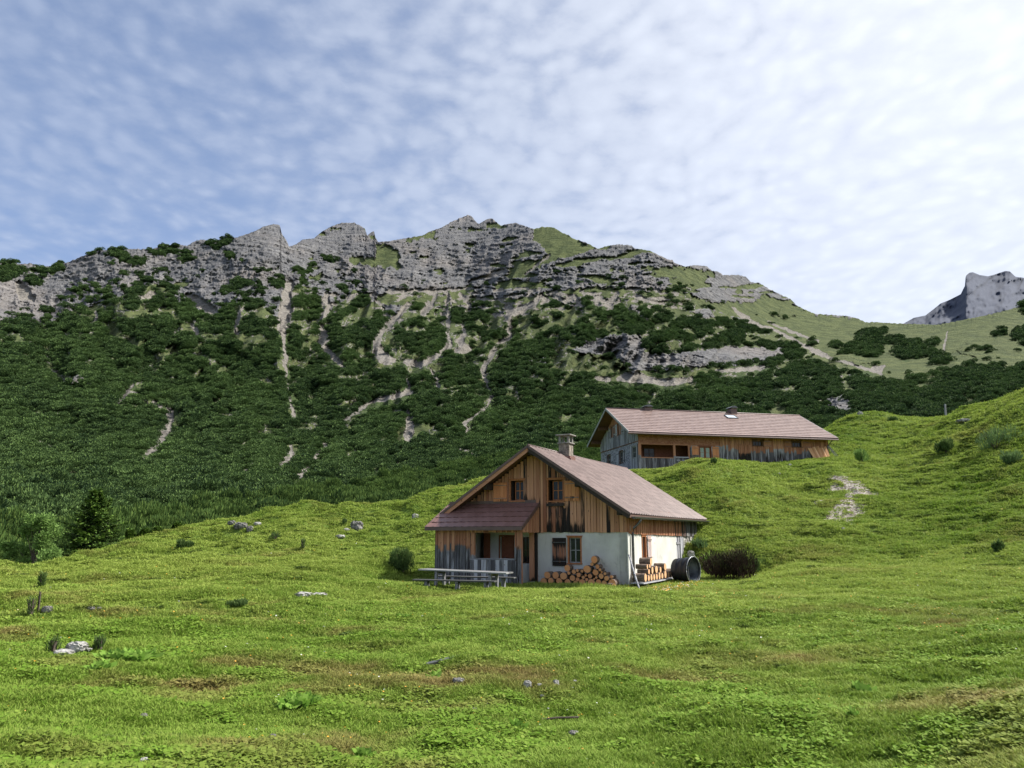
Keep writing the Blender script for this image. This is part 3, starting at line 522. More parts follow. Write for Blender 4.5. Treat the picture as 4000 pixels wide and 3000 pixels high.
VR = np.array([(700, 1150), (950, 900), (1100, 800), (1200, 730), (1300, 650), (1500, 500), (1700, 370), (1850, 250), (2000, 160), (2100, 115), (2270, 82)], float)
def rbase(u, v, sk):
    r = np.exp(np.interp(v, VR[:, 0], np.log(VR[:, 1])))
    far = sst(u, 2500, 3400); up = sst(v, 1620, 1180)     # the valley head on the right lies farther back
    r = r*(1+far*up*.75)
    r = r*(1+.045*up*np.sin(u*.0042+1)+.02*np.sin(u*.011))
    return r
def sheet(un, vn):
    U = np.linspace(-700, 4700, un); vs = np.interp(U, SK[:, 0], SK[:, 1])
    t = np.linspace(0, 1, vn); V = vs[:, None]+(2270-vs[:, None])*t[None]**.92; UU = np.repeat(U[:, None], vn, 1)
    return UU, V
UU, VV = sheet(1900, 420)
uf = UU.ravel(); vf = VV.ravel()
scree, turf, pine, cliff, skv, ptv = classify(uf, vf)
def radial(u, v, scree, turf, pine, cliff, sk, pt):
    r = rbase(u, v, sk); a, t = ray(u, v); zc = t*r; xw = r*np.sin(a)
    big = fbm(u*.0048, v*.0035, 3, 11)*60+ridged(u*.011+v*.006, v*.006, 2, 13)*38     # ribs and gullies
    sc = sst(v, 2150, 1300)
    r = r-big*sc*np.where(v > pt, .72, .32)*sst(v-sk, -10, 160)
    rock = (1-np.clip(scree+turf*.9+pine*.8, 0, 1)); rock = np.maximum(rock, cliff*1.0)
    lay = zc+xw*.10+6*fbm(u*.008, v*.008, 3, 15)
    led = (lay/11.0+.6*fbm(u*.03, v*.03, 2, 17)) % 1.0; led2 = (lay/4.3+.8*fbm(u*.05, v*.05, 2, 19)) % 1.0
    crag = ridged(u*.014+v*.012, v*.016, 2, 23)*7+ridged(u*.03-v*.01, v*.085, 3, 29)*5.5+ridged(u*.08, v*.16, 2, 33)*2.5
    r = r-rock*(crag*.62+led*led*5+led2*2.2)
    return r+scree*3*sc
rr = radial(uf, vf, scree, turf, pine, cliff, skv, ptv)
RM = rr.reshape(UU.shape)
# smooth the class borders a little
a, t = ray(uf, vf); a = a.reshape(UU.shape); t = t.reshape(UU.shape)
jag = (fbm(UU[:, 0]*.09, UU[:, 0]*0, 3, 301)*.0016)[:, None]*np.exp(-np.arange(UU.shape[1])/4.)[None]; t = t+jag
Xm = RM*np.sin(a); Ym = RM*np.cos(a); Zm = CZ+RM*t
# far side of the crest, so the ridge is solid
nb = 7; bk = []
for k in range(nb, 0, -1):
    rb = RM[:, 0]+k*k*7.; bk.append(np.stack([rb*np.sin(a[:, 0]), rb*np.cos(a[:, 0]), Zm[:, 0]-k*k*4.5], -1))
back = np.stack(bk, 1); VM = np.concatenate([back, np.stack([Xm, Ym, Zm], -1)], 1)
cc = np.c_[scree, turf, pine].astype(float).reshape(*UU.shape, 3); cc = np.concatenate([np.repeat(cc[:, :1], nb, 1), cc], 1)
ff = gridf(VM.shape[0], VM.shape[1])[:, ::-1]
me = mkmesh('mountain', VM.reshape(-1, 3), ff, MTN, cc.reshape(-1, 3), True)
o = bpy.data.objects.new('mountain', me); COL.objects.link(o); tag(o, kind='structure')
def on_mtn(u, v):
    j = np.clip((u+700)/5400*(UU.shape[0]-1), 0, UU.shape[0]-1).round().astype(int); s0 = VV[j, 0]
    k = np.clip(((v-s0)/(2270-s0)).clip(0, 1)**(1/.92)*(UU.shape[1]-1), 0, UU.shape[1]-1).round().astype(int)
    return np.stack([Xm[j, k], Ym[j, k], Zm[j, k]], -1), RM[j, k]
# far bluish peak behind the saddle
PK = np.array([(3350, 1330), (3450, 1290), (3529, 1264), (3570, 1241), (3615, 1232), (3650, 1205), (3674, 1185), (3710, 1171), (3753, 1149), (3762, 1130), (3769, 1117), (3766, 1096), (3775, 1075), (3787, 1065), (3800, 1063), (3827, 1074), (3859, 1079), (3886, 1072), (3927, 1058), (3945, 1060), (3967, 1081), (4000, 1085), (4100, 1120), (4250, 1090), (4400, 1180), (4700, 1300)], float)
U = np.linspace(3350, 4700, 420); vs = np.interp(U, PK[:, 0], PK[:, 1]); tt = np.linspace(0, 1, 90)
VV2 = vs[:, None]+(1420-vs[:, None])*tt[None]; U2 = np.repeat(U[:, None], 90, 1); a2, t2 = ray(U2, VV2)
r2 = 3300-tt[None]*1100-ridged(U2*.010+VV2*.006, VV2*.010, 3, 55)*100-ridged(U2*.04, VV2*.03-U2*.012, 3, 57)*16
r2 = r2+260*sst(U2, 3760, 3900)*sst(VV2, 1250, 1080)
B = [np.stack([(r2[:, 0]+k*k*60)*np.sin(a2[:, 0]), (r2[:, 0]+k*k*60)*np.cos(a2[:, 0]), CZ+r2[:, 0]*t2[:, 0]-k*k*50], -1) for k in (4, 3, 2, 1)]
V2 = np.concatenate([np.stack(B, 1), np.stack([r2*np.sin(a2), r2*np.cos(a2), CZ+r2*t2], -1)], 1)
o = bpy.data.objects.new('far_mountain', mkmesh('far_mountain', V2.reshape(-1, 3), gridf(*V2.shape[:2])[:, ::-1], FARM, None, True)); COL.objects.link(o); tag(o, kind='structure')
# ------------------------------------------------------------------ leafy clumps to scatter
def leafset(n, fn, size, asp=.35, seed=1, tipcol=None):
    """n small leaf faces; fn(rng) gives position and direction; returns mesh data"""
    g = np.random.default_rng(seed); V = []; F = []; C = []
    for i in range(n):
        p, d, tip = fn(g); d = Vector(d).normalized(); s_ = size*g.uniform(.6, 1.3)
        sd_ = d.cross(Vector(g.normal(size=3))).normalized()*s_*asp; p = Vector(p); b = len(V)
        V += [p-sd_*.5, p+sd_*.5, p+d*s_*.6+sd_*.45, p+d*s_, p+d*s_*.6-sd_*.45]; F.append((b, b+1, b+2, b+3, b+4)); C += [(tip*.5, 0, 0)]*2+[(tip, 0, 0)]*3
    return V, F, C
def clumpmesh(name, m, n, size, asp, seed, kind='mound'):
    lob = np.random.default_rng(seed+50); L = [(lob.uniform(-.28, .28), lob.uniform(-.28, .28), lob.uniform(.15, .38), lob.uniform(.2, .32)) for _ in range(7)]
    def fn(g):
        cx, cy, cz, cr = L[g.integers(7)]; d = g.normal(size=3); d[2] = abs(d[2])*.9-.15; d /= np.linalg.norm(d)
        q = g.uniform(.72, 1.0); p = (cx+d[0]*cr*q, cy+d[1]*cr*q, max(.0, cz+d[2]*cr*q))
        if kind == 'upright': dr = (d[0]*.45, d[1]*.45, .9+.3*g.random())
        else: dr = (d[0]*.8+g.normal()*.3, d[1]*.8+g.normal()*.3, d[2]*.6+.55)
        return p, dr, float(g.random() < .35)*q*max(0, d[2]+.3)  # leaves facing up get a lighter colour, painting light on clump tops
    V, F, C = leafset(n, fn, size, asp, seed); return bpy.data.objects.new(name, mkmesh(name, V, F, m, C))
# ------------------------------------------------------------------ building helpers
def face(mb, u0, u1, v0, v1, holes, th, mp, c=(0, 0, 0)):
    """a wall panel in the (u, v) plane with rectangular holes and reveals; mp maps (u, v, depth) to a point"""
    us = sorted({u0, u1, *[h[0] for h in holes], *[h[1] for h in holes]}); vs = sorted({v0, v1, *[h[2] for h in holes], *[h[3] for h in holes]})
    for i in range(len(us)-1):
        for j in range(len(vs)-1):
            a, b, p, q = us[i], us[i+1], vs[j], vs[j+1]; m1, m2 = (a+b)/2, (p+q)/2
            if any(h[0] < m1 < h[1] and h[2] < m2 < h[3] for h in holes): continue
            for d in (0, th): mb.add([mp(a, p, d), mp(b, p, d), mp(b, q, d), mp(a, q, d)], [(0, 1, 2, 3) if d == 0 else (3, 2, 1, 0)], c)
    for a, b, p, q in holes+[(u0, u1, v0, v1)]:
        for s_, e_ in (((a, p), (b, p)), ((b, p), (b, q)), ((b, q), (a, q)), ((a, q), (a, p))):
            mb.add([mp(*s_, 0), mp(*e_, 0), mp(*e_, th), mp(*s_, th)], [(0, 1, 2, 3)], c)
    return mb
def boards(mb, u0, u1, zf0, zf1, mp, holes=(), wd=.17, seed=1, cf=None, seg=.22, th=.025, batten=True):
    """upright boards of uneven width, each cut round the openings; zf0/zf1 give foot and head of a board"""
    g = random.Random(seed); u = u0; edges = sorted({h[0] for h in holes} | {h[1] for h in holes})
    k = 0
    while u < u1-.01:
        w_ = wd*g.uniform(.7, 1.3); e = min(u+w_, u1)
        for x in edges:
            if u+.02 < x < e+.03: e = x
        if u1-e < .04: e = u1
        lo = max(zf0(u), zf0(e)); hi = min(zf1(u), zf1(e)); mid = (u+e)/2; sp = [(lo-g.uniform(0, .03), hi)]
        for h in holes:
            if h[0] < mid < h[1]:
                ns = []
                for a, b in sp:
                    if h[2] > a: ns.append((a, min(b, h[2])))
                    if h[3] < b: ns.append((max(a, h[3]), b))
                sp = [q for q in ns if q[1] > q[0]+.01]
        r = g.random(); dp = g.uniform(.0, .012)+(.0 if k % 2 else .016)
        for a, b in sp:
            n = max(1, int((b-a)/seg)); vs = []; cs = []; g1 = .009
            for i in range(n+1):
                z = a+(b-a)*i/n
                for uu, d in ((u+g1, -th-dp), (e-g1, -th-dp), (e-g1, 0), (u+g1, 0)): vs.append(mp(uu, z, d)); cs.append(cf(mid, z, r) if cf else (r, 0, 0))
            fs = [(4*i+q, 4*i+(q+1) % 4, 4*i+4+(q+1) % 4, 4*i+4+q) for i in range(n) for q in range(4)]+[(3, 2, 1, 0), (4*n, 4*n+1, 4*n+2, 4*n+3)]
            mb.add(vs, fs, cs)
        u = e; k += 1
    return mb
def roofsheet(R0, R1, E0, E1, nrow, pitch, lift=.02, rib=.014, thick=.05, stag=False, skew=0., seed=3, sag=0.):
    """profiled metal: rows of pressed tiles stepping down from the ridge line R0-R1 to the eaves line E0-E1"""
    g = np.random.default_rng(seed); R0, R1, E0, E1 = [np.array(p, float) for p in (R0, R1, E0, E1)]
    L = np.linalg.norm(E1-E0); nc = int(L/pitch); sub = 8; n = nc*sub+1; nrm = np.cross(R1-R0, E0-R0); nrm /= np.linalg.norm(nrm); nrm *= np.sign(nrm[2])
    t = np.linspace(0, 1, n); V = []; C = []
    for j in range(nrow):
        ph = (np.arange(n) % sub)/sub; sh = (.5 if (stag and j % 2) else 0)+skew*j; ph = (np.arange(n)/sub+sh) % 1; tr = hsh(np.floor(np.arange(n)/sub+sh).astype(int)+99, np.full(n, j), seed)
        pr = rib*np.exp(-((ph-.5)/.16)**2) if rib > 0 else np.zeros(n)
        for k, s_ in ((0, j/nrow), (1, (j+1)/nrow+.004)):
            top = R0[None]*(1-t[:, None])+R1[None]*t[:, None]; bot = E0[None]*(1-t[:, None])+E1[None]*t[:, None]
            p = top*(1-s_)+bot*s_+nrm*((lift*(.25+.75*k))+pr[:, None]); p[:, 2] -= sag*4*t*(1-t)*(.3+.7*s_)
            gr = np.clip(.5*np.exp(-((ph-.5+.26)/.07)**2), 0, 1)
            V.append(p); C.append(np.c_[tr, gr*.5 if k == 0 else np.clip(gr*.5+.12, 0, 1), tr*0])
    V = np.array(V); C = np.array(C); nr = len(V); F = gridf(nr, n); b = nr*n
    lo = np.stack([R0-nrm*thick, R1-nrm*thick, E1-nrm*thick, E0-nrm*thick]); VV_ = np.r_[V.reshape(-1, 3), lo]
    CC = np.r_[C.reshape(-1, 3), np.zeros((4, 3))]
    F = [tuple(f) for f in F]+[(b, b+1, b+2, b+3), (0, n-1, b+1, b)]
    # closing edges as separate strips
    ex = [V[:, 0], V[:, -1]]; base = len(VV_); add = []; addc = []
    for e_, (q0, q1) in zip(ex, ((R0, E0), (R1, E1))):
        for k, p in enumerate(e_): s_ = min(1., ((k+1)//2)/nrow); add += [p, q0*(1-s_)+q1*s_-nrm*thick]; addc += [(0, 1, 0)]*2
        F += [(base+2*i, base+2*i+2, base+2*i+3, base+2*i+1) for i in range(len(e_)-1)]; base += 2*len(e_)
    for i in range(n): add += [V[-1, i], E0*(1-t[i])+E1*t[i]-nrm*thick]; addc += [(0, 1, 0)]*2
    F += [(base+2*i, base+2*i+2, base+2*i+3, base+2*i+1) for i in range(n-1)]
    VV_ = np.r_[VV_, np.array(add)]; CC = np.r_[CC, np.array(addc)]
    return VV_, F, CC
def lnk(name, m, parent):
    o = bpy.data.objects.new(name, m); COL.objects.link(o); o.parent = parent; return o
def window(parent, mp, a, b, z0, z1, frm, ncol=2, nrow=2, dep=.08, glass=GLZ, fw=.045, bar=.022, curtain=None, name='window'):
    """casement: frame with bars, glass as its child"""
    mb = MB()
    def bx(ua, ub, va, vb, d0, d1):
        P_ = [mp(x, y, d) for d in (d0, d1) for x, y in ((ua, va), (ub, va), (ub, vb), (ua, vb))]
        mb.add(P_, [(0, 1, 2, 3), (7, 6, 5, 4), (0, 4, 5, 1), (1, 5, 6, 2), (2, 6, 7, 3), (3, 7, 4, 0)])
    d0, d1 = dep, dep+.04
    bx(a, a+fw, z0, z1, d0, d1); bx(b-fw, b, z0, z1, d0, d1); bx(a+fw, b-fw, z0, z0+fw, d0, d1); bx(a+fw, b-fw, z1-fw, z1, d0, d1)
    for i in range(1, ncol): x = a+(b-a)*i/ncol; bx(x-bar, x+bar, z0+fw, z1-fw, d0+.003, d1-.003)
    for i in range(1, nrow):
        z = z0+(z1-z0)*i/nrow
        for k in range(ncol):
            xa = a+(b-a)*k/ncol+(fw if k == 0 else bar); xb = a+(b-a)*(k+1)/ncol-(fw if k == ncol-1 else bar); bx(xa, xb, z-bar*.7, z+bar*.7, d0+.006, d1-.006)
    o = mb.build(name, frm, parent)
    g = MB(); g.add([mp(x, y, dep+.02) for x, y in ((a+.01, z0+.01), (b-.01, z0+.01), (b-.01, z1-.01), (a+.01, z1-.01))], [(0, 1, 2, 3)])
    if curtain:
        n = 24; vs = []
        for i in range(n+1):
            x = a+.03+(b-a-.06)*i/n; d = dep+.008-.006*math.sin(i*2.1)
            vs += [mp(x, z0+.02, d+.004), mp(x, z1-.02, d+.004)]
        c = MB(); c.add(vs, [(2*i, 2*i+2, 2*i+3, 2*i+1) for i in range(n)]); c.build('curtain', curtain, o)
        g.v = [tuple(Vector(mp(x, y, dep+.035))) for x, y in ((a+.01, z0+.01), (b-.01, z0+.01), (b-.01, z1-.01), (a+.01, z1-.01))]
    g.build('glass', glass, o); return o
def casing(parent, mp, a, b, z0, z1, m, w_=.07, proud=.03, sill=True, top=True, cf=None, name='window_surround'):
    mb = MB()
    def bx(ua, ub, va, vb, d0, d1, c):
        P_ = [mp(x, y, d) for d in (d0, d1) for x, y in ((ua, va), (ub, va), (ub, vb), (ua, vb))]
        mb.add(P_, [(0, 1, 2, 3), (7, 6, 5, 4), (0, 4, 5, 1), (1, 5, 6, 2), (2, 6, 7, 3), (3, 7, 4, 0)], c)
    c = cf or (.4, 0, 0)
    bx(a-w_, a, z0, z1, -proud, .06, c); bx(b, b+w_, z0, z1, -proud, .06, c)
    if top: bx(a-w_-.02, b+w_+.02, z1, z1+w_*1.1, -proud-.01, .06, c); bx(a-w_-.05, b+w_+.05, z1+w_*1.1, z1+w_*1.1+.02, -proud-.035, .03, (.5, .2, .3))
    if sill: bx(a-w_-.02, b+w_+.02, z0-.05, z0, -proud-.03, .06, (.4, .5, .7))
    return mb.build(name, m, parent)
def shutter(parent, mp, a, b, z0, z1, m, seed=1, cf=None, off=.055):
    g = random.Random(seed); n = 4; mb = MB(); cfn = cf or (lambda z, r: (r, 0, 0))
    def bx(ua, ub, va, vb, d0, d1, r):
        N = 5; vs = []; cs = []
        for i in range(N+1):
            z = va+(vb-va)*i/N
            for x, d in ((ua, d0), (ub, d0), (ub, d1), (ua, d1)): vs.append(mp(x, z, d)); cs.append(cfn(z, r))
        mb.add(vs, [(4*i+q, 4*i+(q+1) % 4, 4*i+4+(q+1) % 4, 4*i+4+q) for i in range(N) for q in range(4)]+[(3, 2, 1, 0), (4*N, 4*N+1, 4*N+2, 4*N+3)], cs)
    for i in range(n): bx(a+(b-a)*i/n+.004, a+(b-a)*(i+1)/n-.004, z0, z1, -off, -off+.022, g.random())
    for f in (.12, .80): z = z0+(z1-z0)*f; bx(a+.004, b-.004, z, z+.075, -off-.024, -off-.001, g.random())
    o = mb.build('shutter', m, parent)
    h = MB()
    for f in (.15, .83): z = z0+(z1-z0)*f; P_ = [mp(x, y, d) for d in (-off-.032, -off-.024) for x, y in ((a+.02, z), (b-.01, z), (b-.01, z+.02), (a+.02, z+.02))]; h.add(P_, [(0, 1, 2, 3), (7, 6, 5, 4), (0, 4, 5, 1), (1, 5, 6, 2), (2, 6, 7, 3), (3, 7, 4, 0)])
    h.each('hinge', GUT, o); return o

# ------------------------------------------------------------------ the hut (x along the gable from -7.75 to 0, y back along the eaves wall)
hut = empty('alpine_hut', (HUT[0], HUT[1], HZ), HROT, 'nearest hut, orange boarded gable over grey rendered walls, lean-to porch on its left', 'hut')
WH, RX, RZ, SL = 7.75, -3.875, 5.42, .655
def rz(x): return RZ-abs(x-RX)*SL        # roof surface height
gm = lambda u, z, d: (u, d, z)           # gable face, depth goes inward (+y)
sm = lambda u, z, d: (-d, u, z)          # eaves wall at x=0, u along y
mb = MB(); Hg = [(-2.49, -1.9, .74, 1.80), (-5.52, -4.86, -.3, 1.80), (-4.52, -4.14, .73, 1.78), (-6.65, -6.28, -.3, 1.94)]
face(mb, -WH, -.02, -1.2, 1.98, Hg, .35, gm); mb.build('front_wall', PLG, hut)
mb = MB(); face(mb, 0, 8.35, -1.2, 1.96, [(1.72, 2.28, .88, 1.84), (6.9, 8.2, -.2, 1.86)], .35, sm); mb.build('side_wall', PLW, hut)
mb = MB(); face(mb, 0, 10.7, -1.2, 2.9, [], .3, lambda u, z, d: (-WH+d, u, z)); face(mb, -WH+.3, -.36, -1.2, 2.9, [], .3, lambda u, z, d: (u, 10.7-d, z)); mb.build('back_wall', PLG, hut)
mb = MB(); mb.box((-.02, -.06, -1.2), (.03, .30, 1.95)); mb.build('corner_pilaster', PLW, hut)
# rough stone masonry at the rear of the side wall
SM = simple('rough field stone', (.12, .11, .10), (.50, .48, .45), .95, 5, 0, 1, .05)
mb = MB(); g = random.Random(5); z = -.6
while z < 1.95:
    h_ = g.uniform(.1, .22); y = 8.36
    while y < 10.7:
        l_ = g.uniform(.15, .45); mb.box((-.30, y+.008, z+.006), (g.uniform(-.03, .07), min(10.72, y+l_)-.008, min(1.97, z+h_)-.006)); y += l_
    z += h_
mb.build('stone_masonry', SM, hut, bevel=.012)
# boards
def cg(u, z, r):
    st = 0.0
    if -3.45 < u < -1.95: st = .48*max(0, (3.25-z)/1.25)+.08
    if -4.42 < u < -3.6: st = max(st, .75*max(0, (3.75-z)/.65))
    if -2.9 < u < -2.45 and z < 3.05: st = .82
    eave = .5 if z < 2.25 else 0
    st = max(st, .48*(r > .9))
    pale = .30 if (-3.2 < u < -1.6 and z < 3.1 and r > .55) else 0
    return (r*.8+.15+(.2 if -2.6 < u < -.4 else 0), pale, min(.8, st*(.65+.6*r)+eave*.3))
top = lambda x: rz(x)-.10; foot = lambda x: 1.975 if x > -3.78 else max(1.98, 3.14)
AW = [(-5.02, -4.42, 3.26, 4.08), (-3.30, -2.66, 3.22, 4.06)]
mb = MB(); boards(mb, -3.78, 0, lambda x: 1.975, top, gm, [AW[1]], .15, 21, cg); boards(mb, -WH, -3.78, lambda x: 3.05, top, gm, [AW[0]], .15, 22, cg)
mb.box((-3.84, -.065, 1.99), (-3.70, -.001, 4.9), (.35, 0, .12)); mb.build('gable_boards', WZ, hut)
mb = MB(); mb.add([(-WH, .03, 1.99), (0, .03, 1.99), (0, .03, rz(0)-.15), (RX, .03, RZ-.15), (-WH, .03, rz(0)-.15)], [(0, 1, 2, 3, 4)])
mb = MB()
for a, b in ((-WH, AW[0][0]), (AW[0][1], AW[1][0]), (AW[1][1], 0)): mb.add([(a, .02, 1.98), (b, .02, 1.98), (b, .02, rz(b)-.12)]+([(RX, .02, RZ-.12)] if a < RX < b else [])+[(a, .02, rz(a)-.12)], [(0, 1, 2, 3, 4) if a < RX < b else (0, 1, 2, 3)])
for a, b, z0, z1 in AW:
    mb.add([(a, .02, 1.98), (b, .02, 1.98), (b, .02, z0), (a, .02, z0)], [(0, 1, 2, 3)]); mb.add([(a, .02, z1), (b, .02, z1), (b, .02, rz(b)-.12), (a, .02, rz(a)-.12)], [(0, 1, 2, 3)])
    mb.add([(a, .02, z0), (b, .02, z0), (b, .3, z0), (a, .3, z0)], [(0, 1, 2, 3)], (0, 0, 0)); mb.add([(a, .02, z0), (a, .3, z0), (a, .3, z1), (a, .02, z1)], [(0, 1, 2, 3)]); mb.add([(b, .3, z0), (b, .02, z0), (b, .02, z1), (b, .3, z1)], [(0, 1, 2, 3)]); mb.add([(a, .3, z1), (b, .3, z1), (b, .02, z1), (a, .02, z1)], [(0, 1, 2, 3)])
mb.build('gable_backing', DARKW, hut)
def cs_(u, z, r): return (.15+.5*r, .0+.75*float(sst(u, 6.4, 9.5)), .30*float(sst(u, 5, 8))+.22+.25*(r > .7))
mb = MB(); boards(mb, 0.02, 10.7, lambda x: 1.93-.012*x, lambda x: 2.86, lambda u, z, d: (-d+.01, u, z), [], .13, 31, cs_); mb.box((-.03, 0, 1.98), (.008, 10.7, 2.84), (.3, .2, .5), None, 1); mb.build('side_boards', WZ, hut)
# windows, shutters, doors
window(hut, gm, -2.44, -1.95, .78, 1.76, FRG, dep=.10); casing(hut, gm, -2.44, -1.95, .78, 1.76, FRM, .055, .02)
shutter(hut, gm, -3.14, -2.54, .66, 1.75, WZ, 3, lambda z, r: (.1+.3*r, .42, .75 if (z < .95 or z > 1.52) else .48))
for (a, b, z0, z1), sa, sb in ((AW[0], -5.80, -5.16), (AW[1], -2.56, -1.92)):
    window(hut, gm, a+.10, b-.05, z0+.02, z1-.02, FRM, dep=.19, fw=.04, bar=.024); casing(hut, gm, a, b, z0, z1, FRM, .06, .045)
    shutter(hut, gm, sa, sb, z0-.02, z1-.06, SHUT, int(-a*10), lambda z, r: (.35+.6*r, .0, .05+(.5 if z < 3.4 and r > .6 else 0)), .10)
mb = MB(); mb.box((-3.36, -.10, 3.0), (-2.58, -.05, 3.12)); mb.box((-4.98, -.12, 3.07), (-4.42, -.05, 3.12)); mb.each('shelf', DARKW, hut)
window(hut, gm, -4.50, -4.16, .76, 1.76, FRD, dep=.10, fw=.03, bar=.014, name='porch_window')
mb = MB(); mb.box((-5.50, .10, -.1), (-4.88, .15, 1.79)); mb.box((-5.44, .085, .1), (-4.94, .099, .8)); mb.box((-5.44, .085, .95), (-4.94, .099, 1.7)); d_ = mb.build('door', DOORM, hut); mb = MB(); mb.tube([(-5.4, .06, .95), (-5.28, .06, .95)], .012); mb.build('door_handle', GUT, d_)
mb = MB(); mb.box((-6.28, -.03, -.1), (-5.98, .12, 1.94)); mb.box((-5.58, -.02, -.1), (-5.52, .12, 1.86)); mb.box((-5.58, -.02, 1.80), (-4.80, .12, 1.86)); mb.each('door_frame', DOORM, hut)
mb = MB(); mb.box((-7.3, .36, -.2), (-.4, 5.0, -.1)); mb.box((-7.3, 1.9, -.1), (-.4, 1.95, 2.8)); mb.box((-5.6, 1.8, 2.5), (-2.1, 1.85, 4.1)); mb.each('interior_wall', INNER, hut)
# side wall openings
casing(hut, sm, 1.78, 2.22, .92, 1.80, FRM, .06, .02); window(hut, sm, 1.78, 2.22, .92, 1.80, FRD, dep=.12, fw=.03, bar=.014)
shutter(hut, sm, 2.36, 2.84, .80, 1.84, WZ, 9, lambda z, r: (.7, .5, .1), .06)
mb = MB(); boards(mb, 6.92, 7.56, lambda x: -.15, lambda x: 1.82, lambda u, z, d: (-d-.05, u, z), [], .13, 33, lambda u, z, r: (r, .8, .1)); boards(mb, 7.58, 8.18, lambda x: -.15, lambda x: 1.82, lambda u, z, d: (-d-.02, u, z), [], .13, 34, lambda u, z, r: (r, .8, .2))
mb.box((-.02, 6.94, 1.45), (.02, 7.54, 1.55), (.5, .9, 0)); mb.box((-.02, 6.94, .4), (.02, 7.54, .5), (.5, .9, .2)); mb.build('stable_door', WZ, hut); mb = MB(); mb.box((-.1, 6.84, 1.84), (.03, 8.25, 1.93)); mb.build('door_lintel', FRM, hut)
# roof
ov, yb, ex = .72, 11.75, .34
for sg, nm in ((1, 'right'), (-1, 'left')):
    xe = RX+sg*(WH/2+ex); ze = rz(xe); E0, E1 = (xe, -ov, ze), (xe, yb, ze); R0, R1 = (RX, -ov, RZ), (RX, yb, RZ)
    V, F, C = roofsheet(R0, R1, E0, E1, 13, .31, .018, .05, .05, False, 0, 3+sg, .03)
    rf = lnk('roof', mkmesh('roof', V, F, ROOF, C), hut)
    if sg == 1: RFM = rf
mb = MB(); mb.tube([(RX, -ov-.01, RZ+.035), (RX, yb/2, RZ+.01), (RX, yb+.01, RZ+.035)], .045, 10); mb.build('ridge_cap', TRIM, RFM, True)
mb = MB()
for sg in (1, -1):
    xe = RX+sg*(WH/2+ex)
    mb.add([(RX, -ov+.03, RZ-.075), (xe, -ov+.03, rz(xe)-.075), (xe, yb-.03, rz(xe)-.075), (RX, yb-.03, RZ-.075)], [(0, 1, 2, 3)])
mb.each('soffit', SOFF, hut)
mb = MB()
for sg in (1, -1):
    xe = RX+sg*(WH/2+ex)
    for k in range(16): y = .25+k*.74; mb.beam((RX+sg*(WH/2-.1), y, rz(RX+sg*(WH/2-.1))-.15), (xe-sg*.03, y, rz(xe)-.13), .09, .11)
mb.each('rafter_end', SOFF, hut)
mb = MB()
for x in (RX, RX+2.05, RX-2.05, -.12, -WH+.12): mb.box((x-.085, -ov+.12, rz(x)-.36), (x+.085, .3, rz(x)-.10 if x != RX else rz(x)-.14))
mb.each('purlin', DARKW, hut)
for sg, mm in ((1, DARKW), (-1, WX)):
    xe = RX+sg*(WH/2+ex); mb = MB(); mb.beam((RX, -ov-.015, RZ-.14), (xe, -ov-.015, rz(xe)-.13), .03, .17, (.5, .0, .1), (0, 0, 1), 10); mb.build('bargeboard', mm, hut)
    mb = MB(); mb.beam((RX, -ov-.04, RZ-.02), (xe+sg*.02, -ov-.04, rz(xe)-.015), .03, .10); mb.build('verge_trim', TRIM, hut)
xe = RX+WH/2+ex
mb = MB(); mb.box((xe-.015, -ov, rz(xe)-.16), (xe+.012, yb, rz(xe)-.045)); mb.box((2*RX-xe-.012, -ov, rz(xe)-.16), (2*RX-xe+.015, yb, rz(xe)-.045)); mb.each('eaves_fascia', TRIM, hut)
def gutter(x, y0, y1, z0, z1, r=.075, sgn=1):
    mb = MB(); n = 8; vs = []
    for (y, z) in ((y0, z0), (y1, z1)):
        for q in (1., .86):
            for k in range(n+1): t = math.pi+math.pi*k/n; vs.append((x+r*q*math.cos(t), y, z+r*q*math.sin(t)))
    m_ = n+1; fs = []
    for k in range(n): fs += [(k, k+1, 2*m_+k+1, 2*m_+k), (m_+k+1, m_+k, 3*m_+k, 3*m_+k+1), (k, m_+k, m_+k+1, k+1), (2*m_+k+1, 3*m_+k+1, 3*m_+k, 2*m_+k)]
    fs += [(0, 2*m_, 3*m_, m_), (n, m_+n, 3*m_+n, 2*m_+n), tuple(range(n+1))[::-1], tuple(2*m_+k for k in range(n+1))]
    return mb.add(vs, fs)
gt = gutter(xe+.085, -.55, yb, rz(xe)-.12, rz(xe)-.07).build('gutter', GUT, hut)
mb = MB()
for k in range(13): y = -.4+k*.95; mb.box((xe+.0, y, rz(xe)-.21), (xe+.17, y+.025, rz(xe)-.195))
mb.each('bracket', GUT, gt)
dp = MB(); dp.tube([(xe+.085, .38, rz(xe)-.15), (xe+.085, .38, 2.42), (xe-.02, .34, 2.28), (.16, .30, 2.12), (.11, .28, 1.9), (.11, .28, -.1)], .05, 10); dp.build('downpipe', GUT, gt, True)
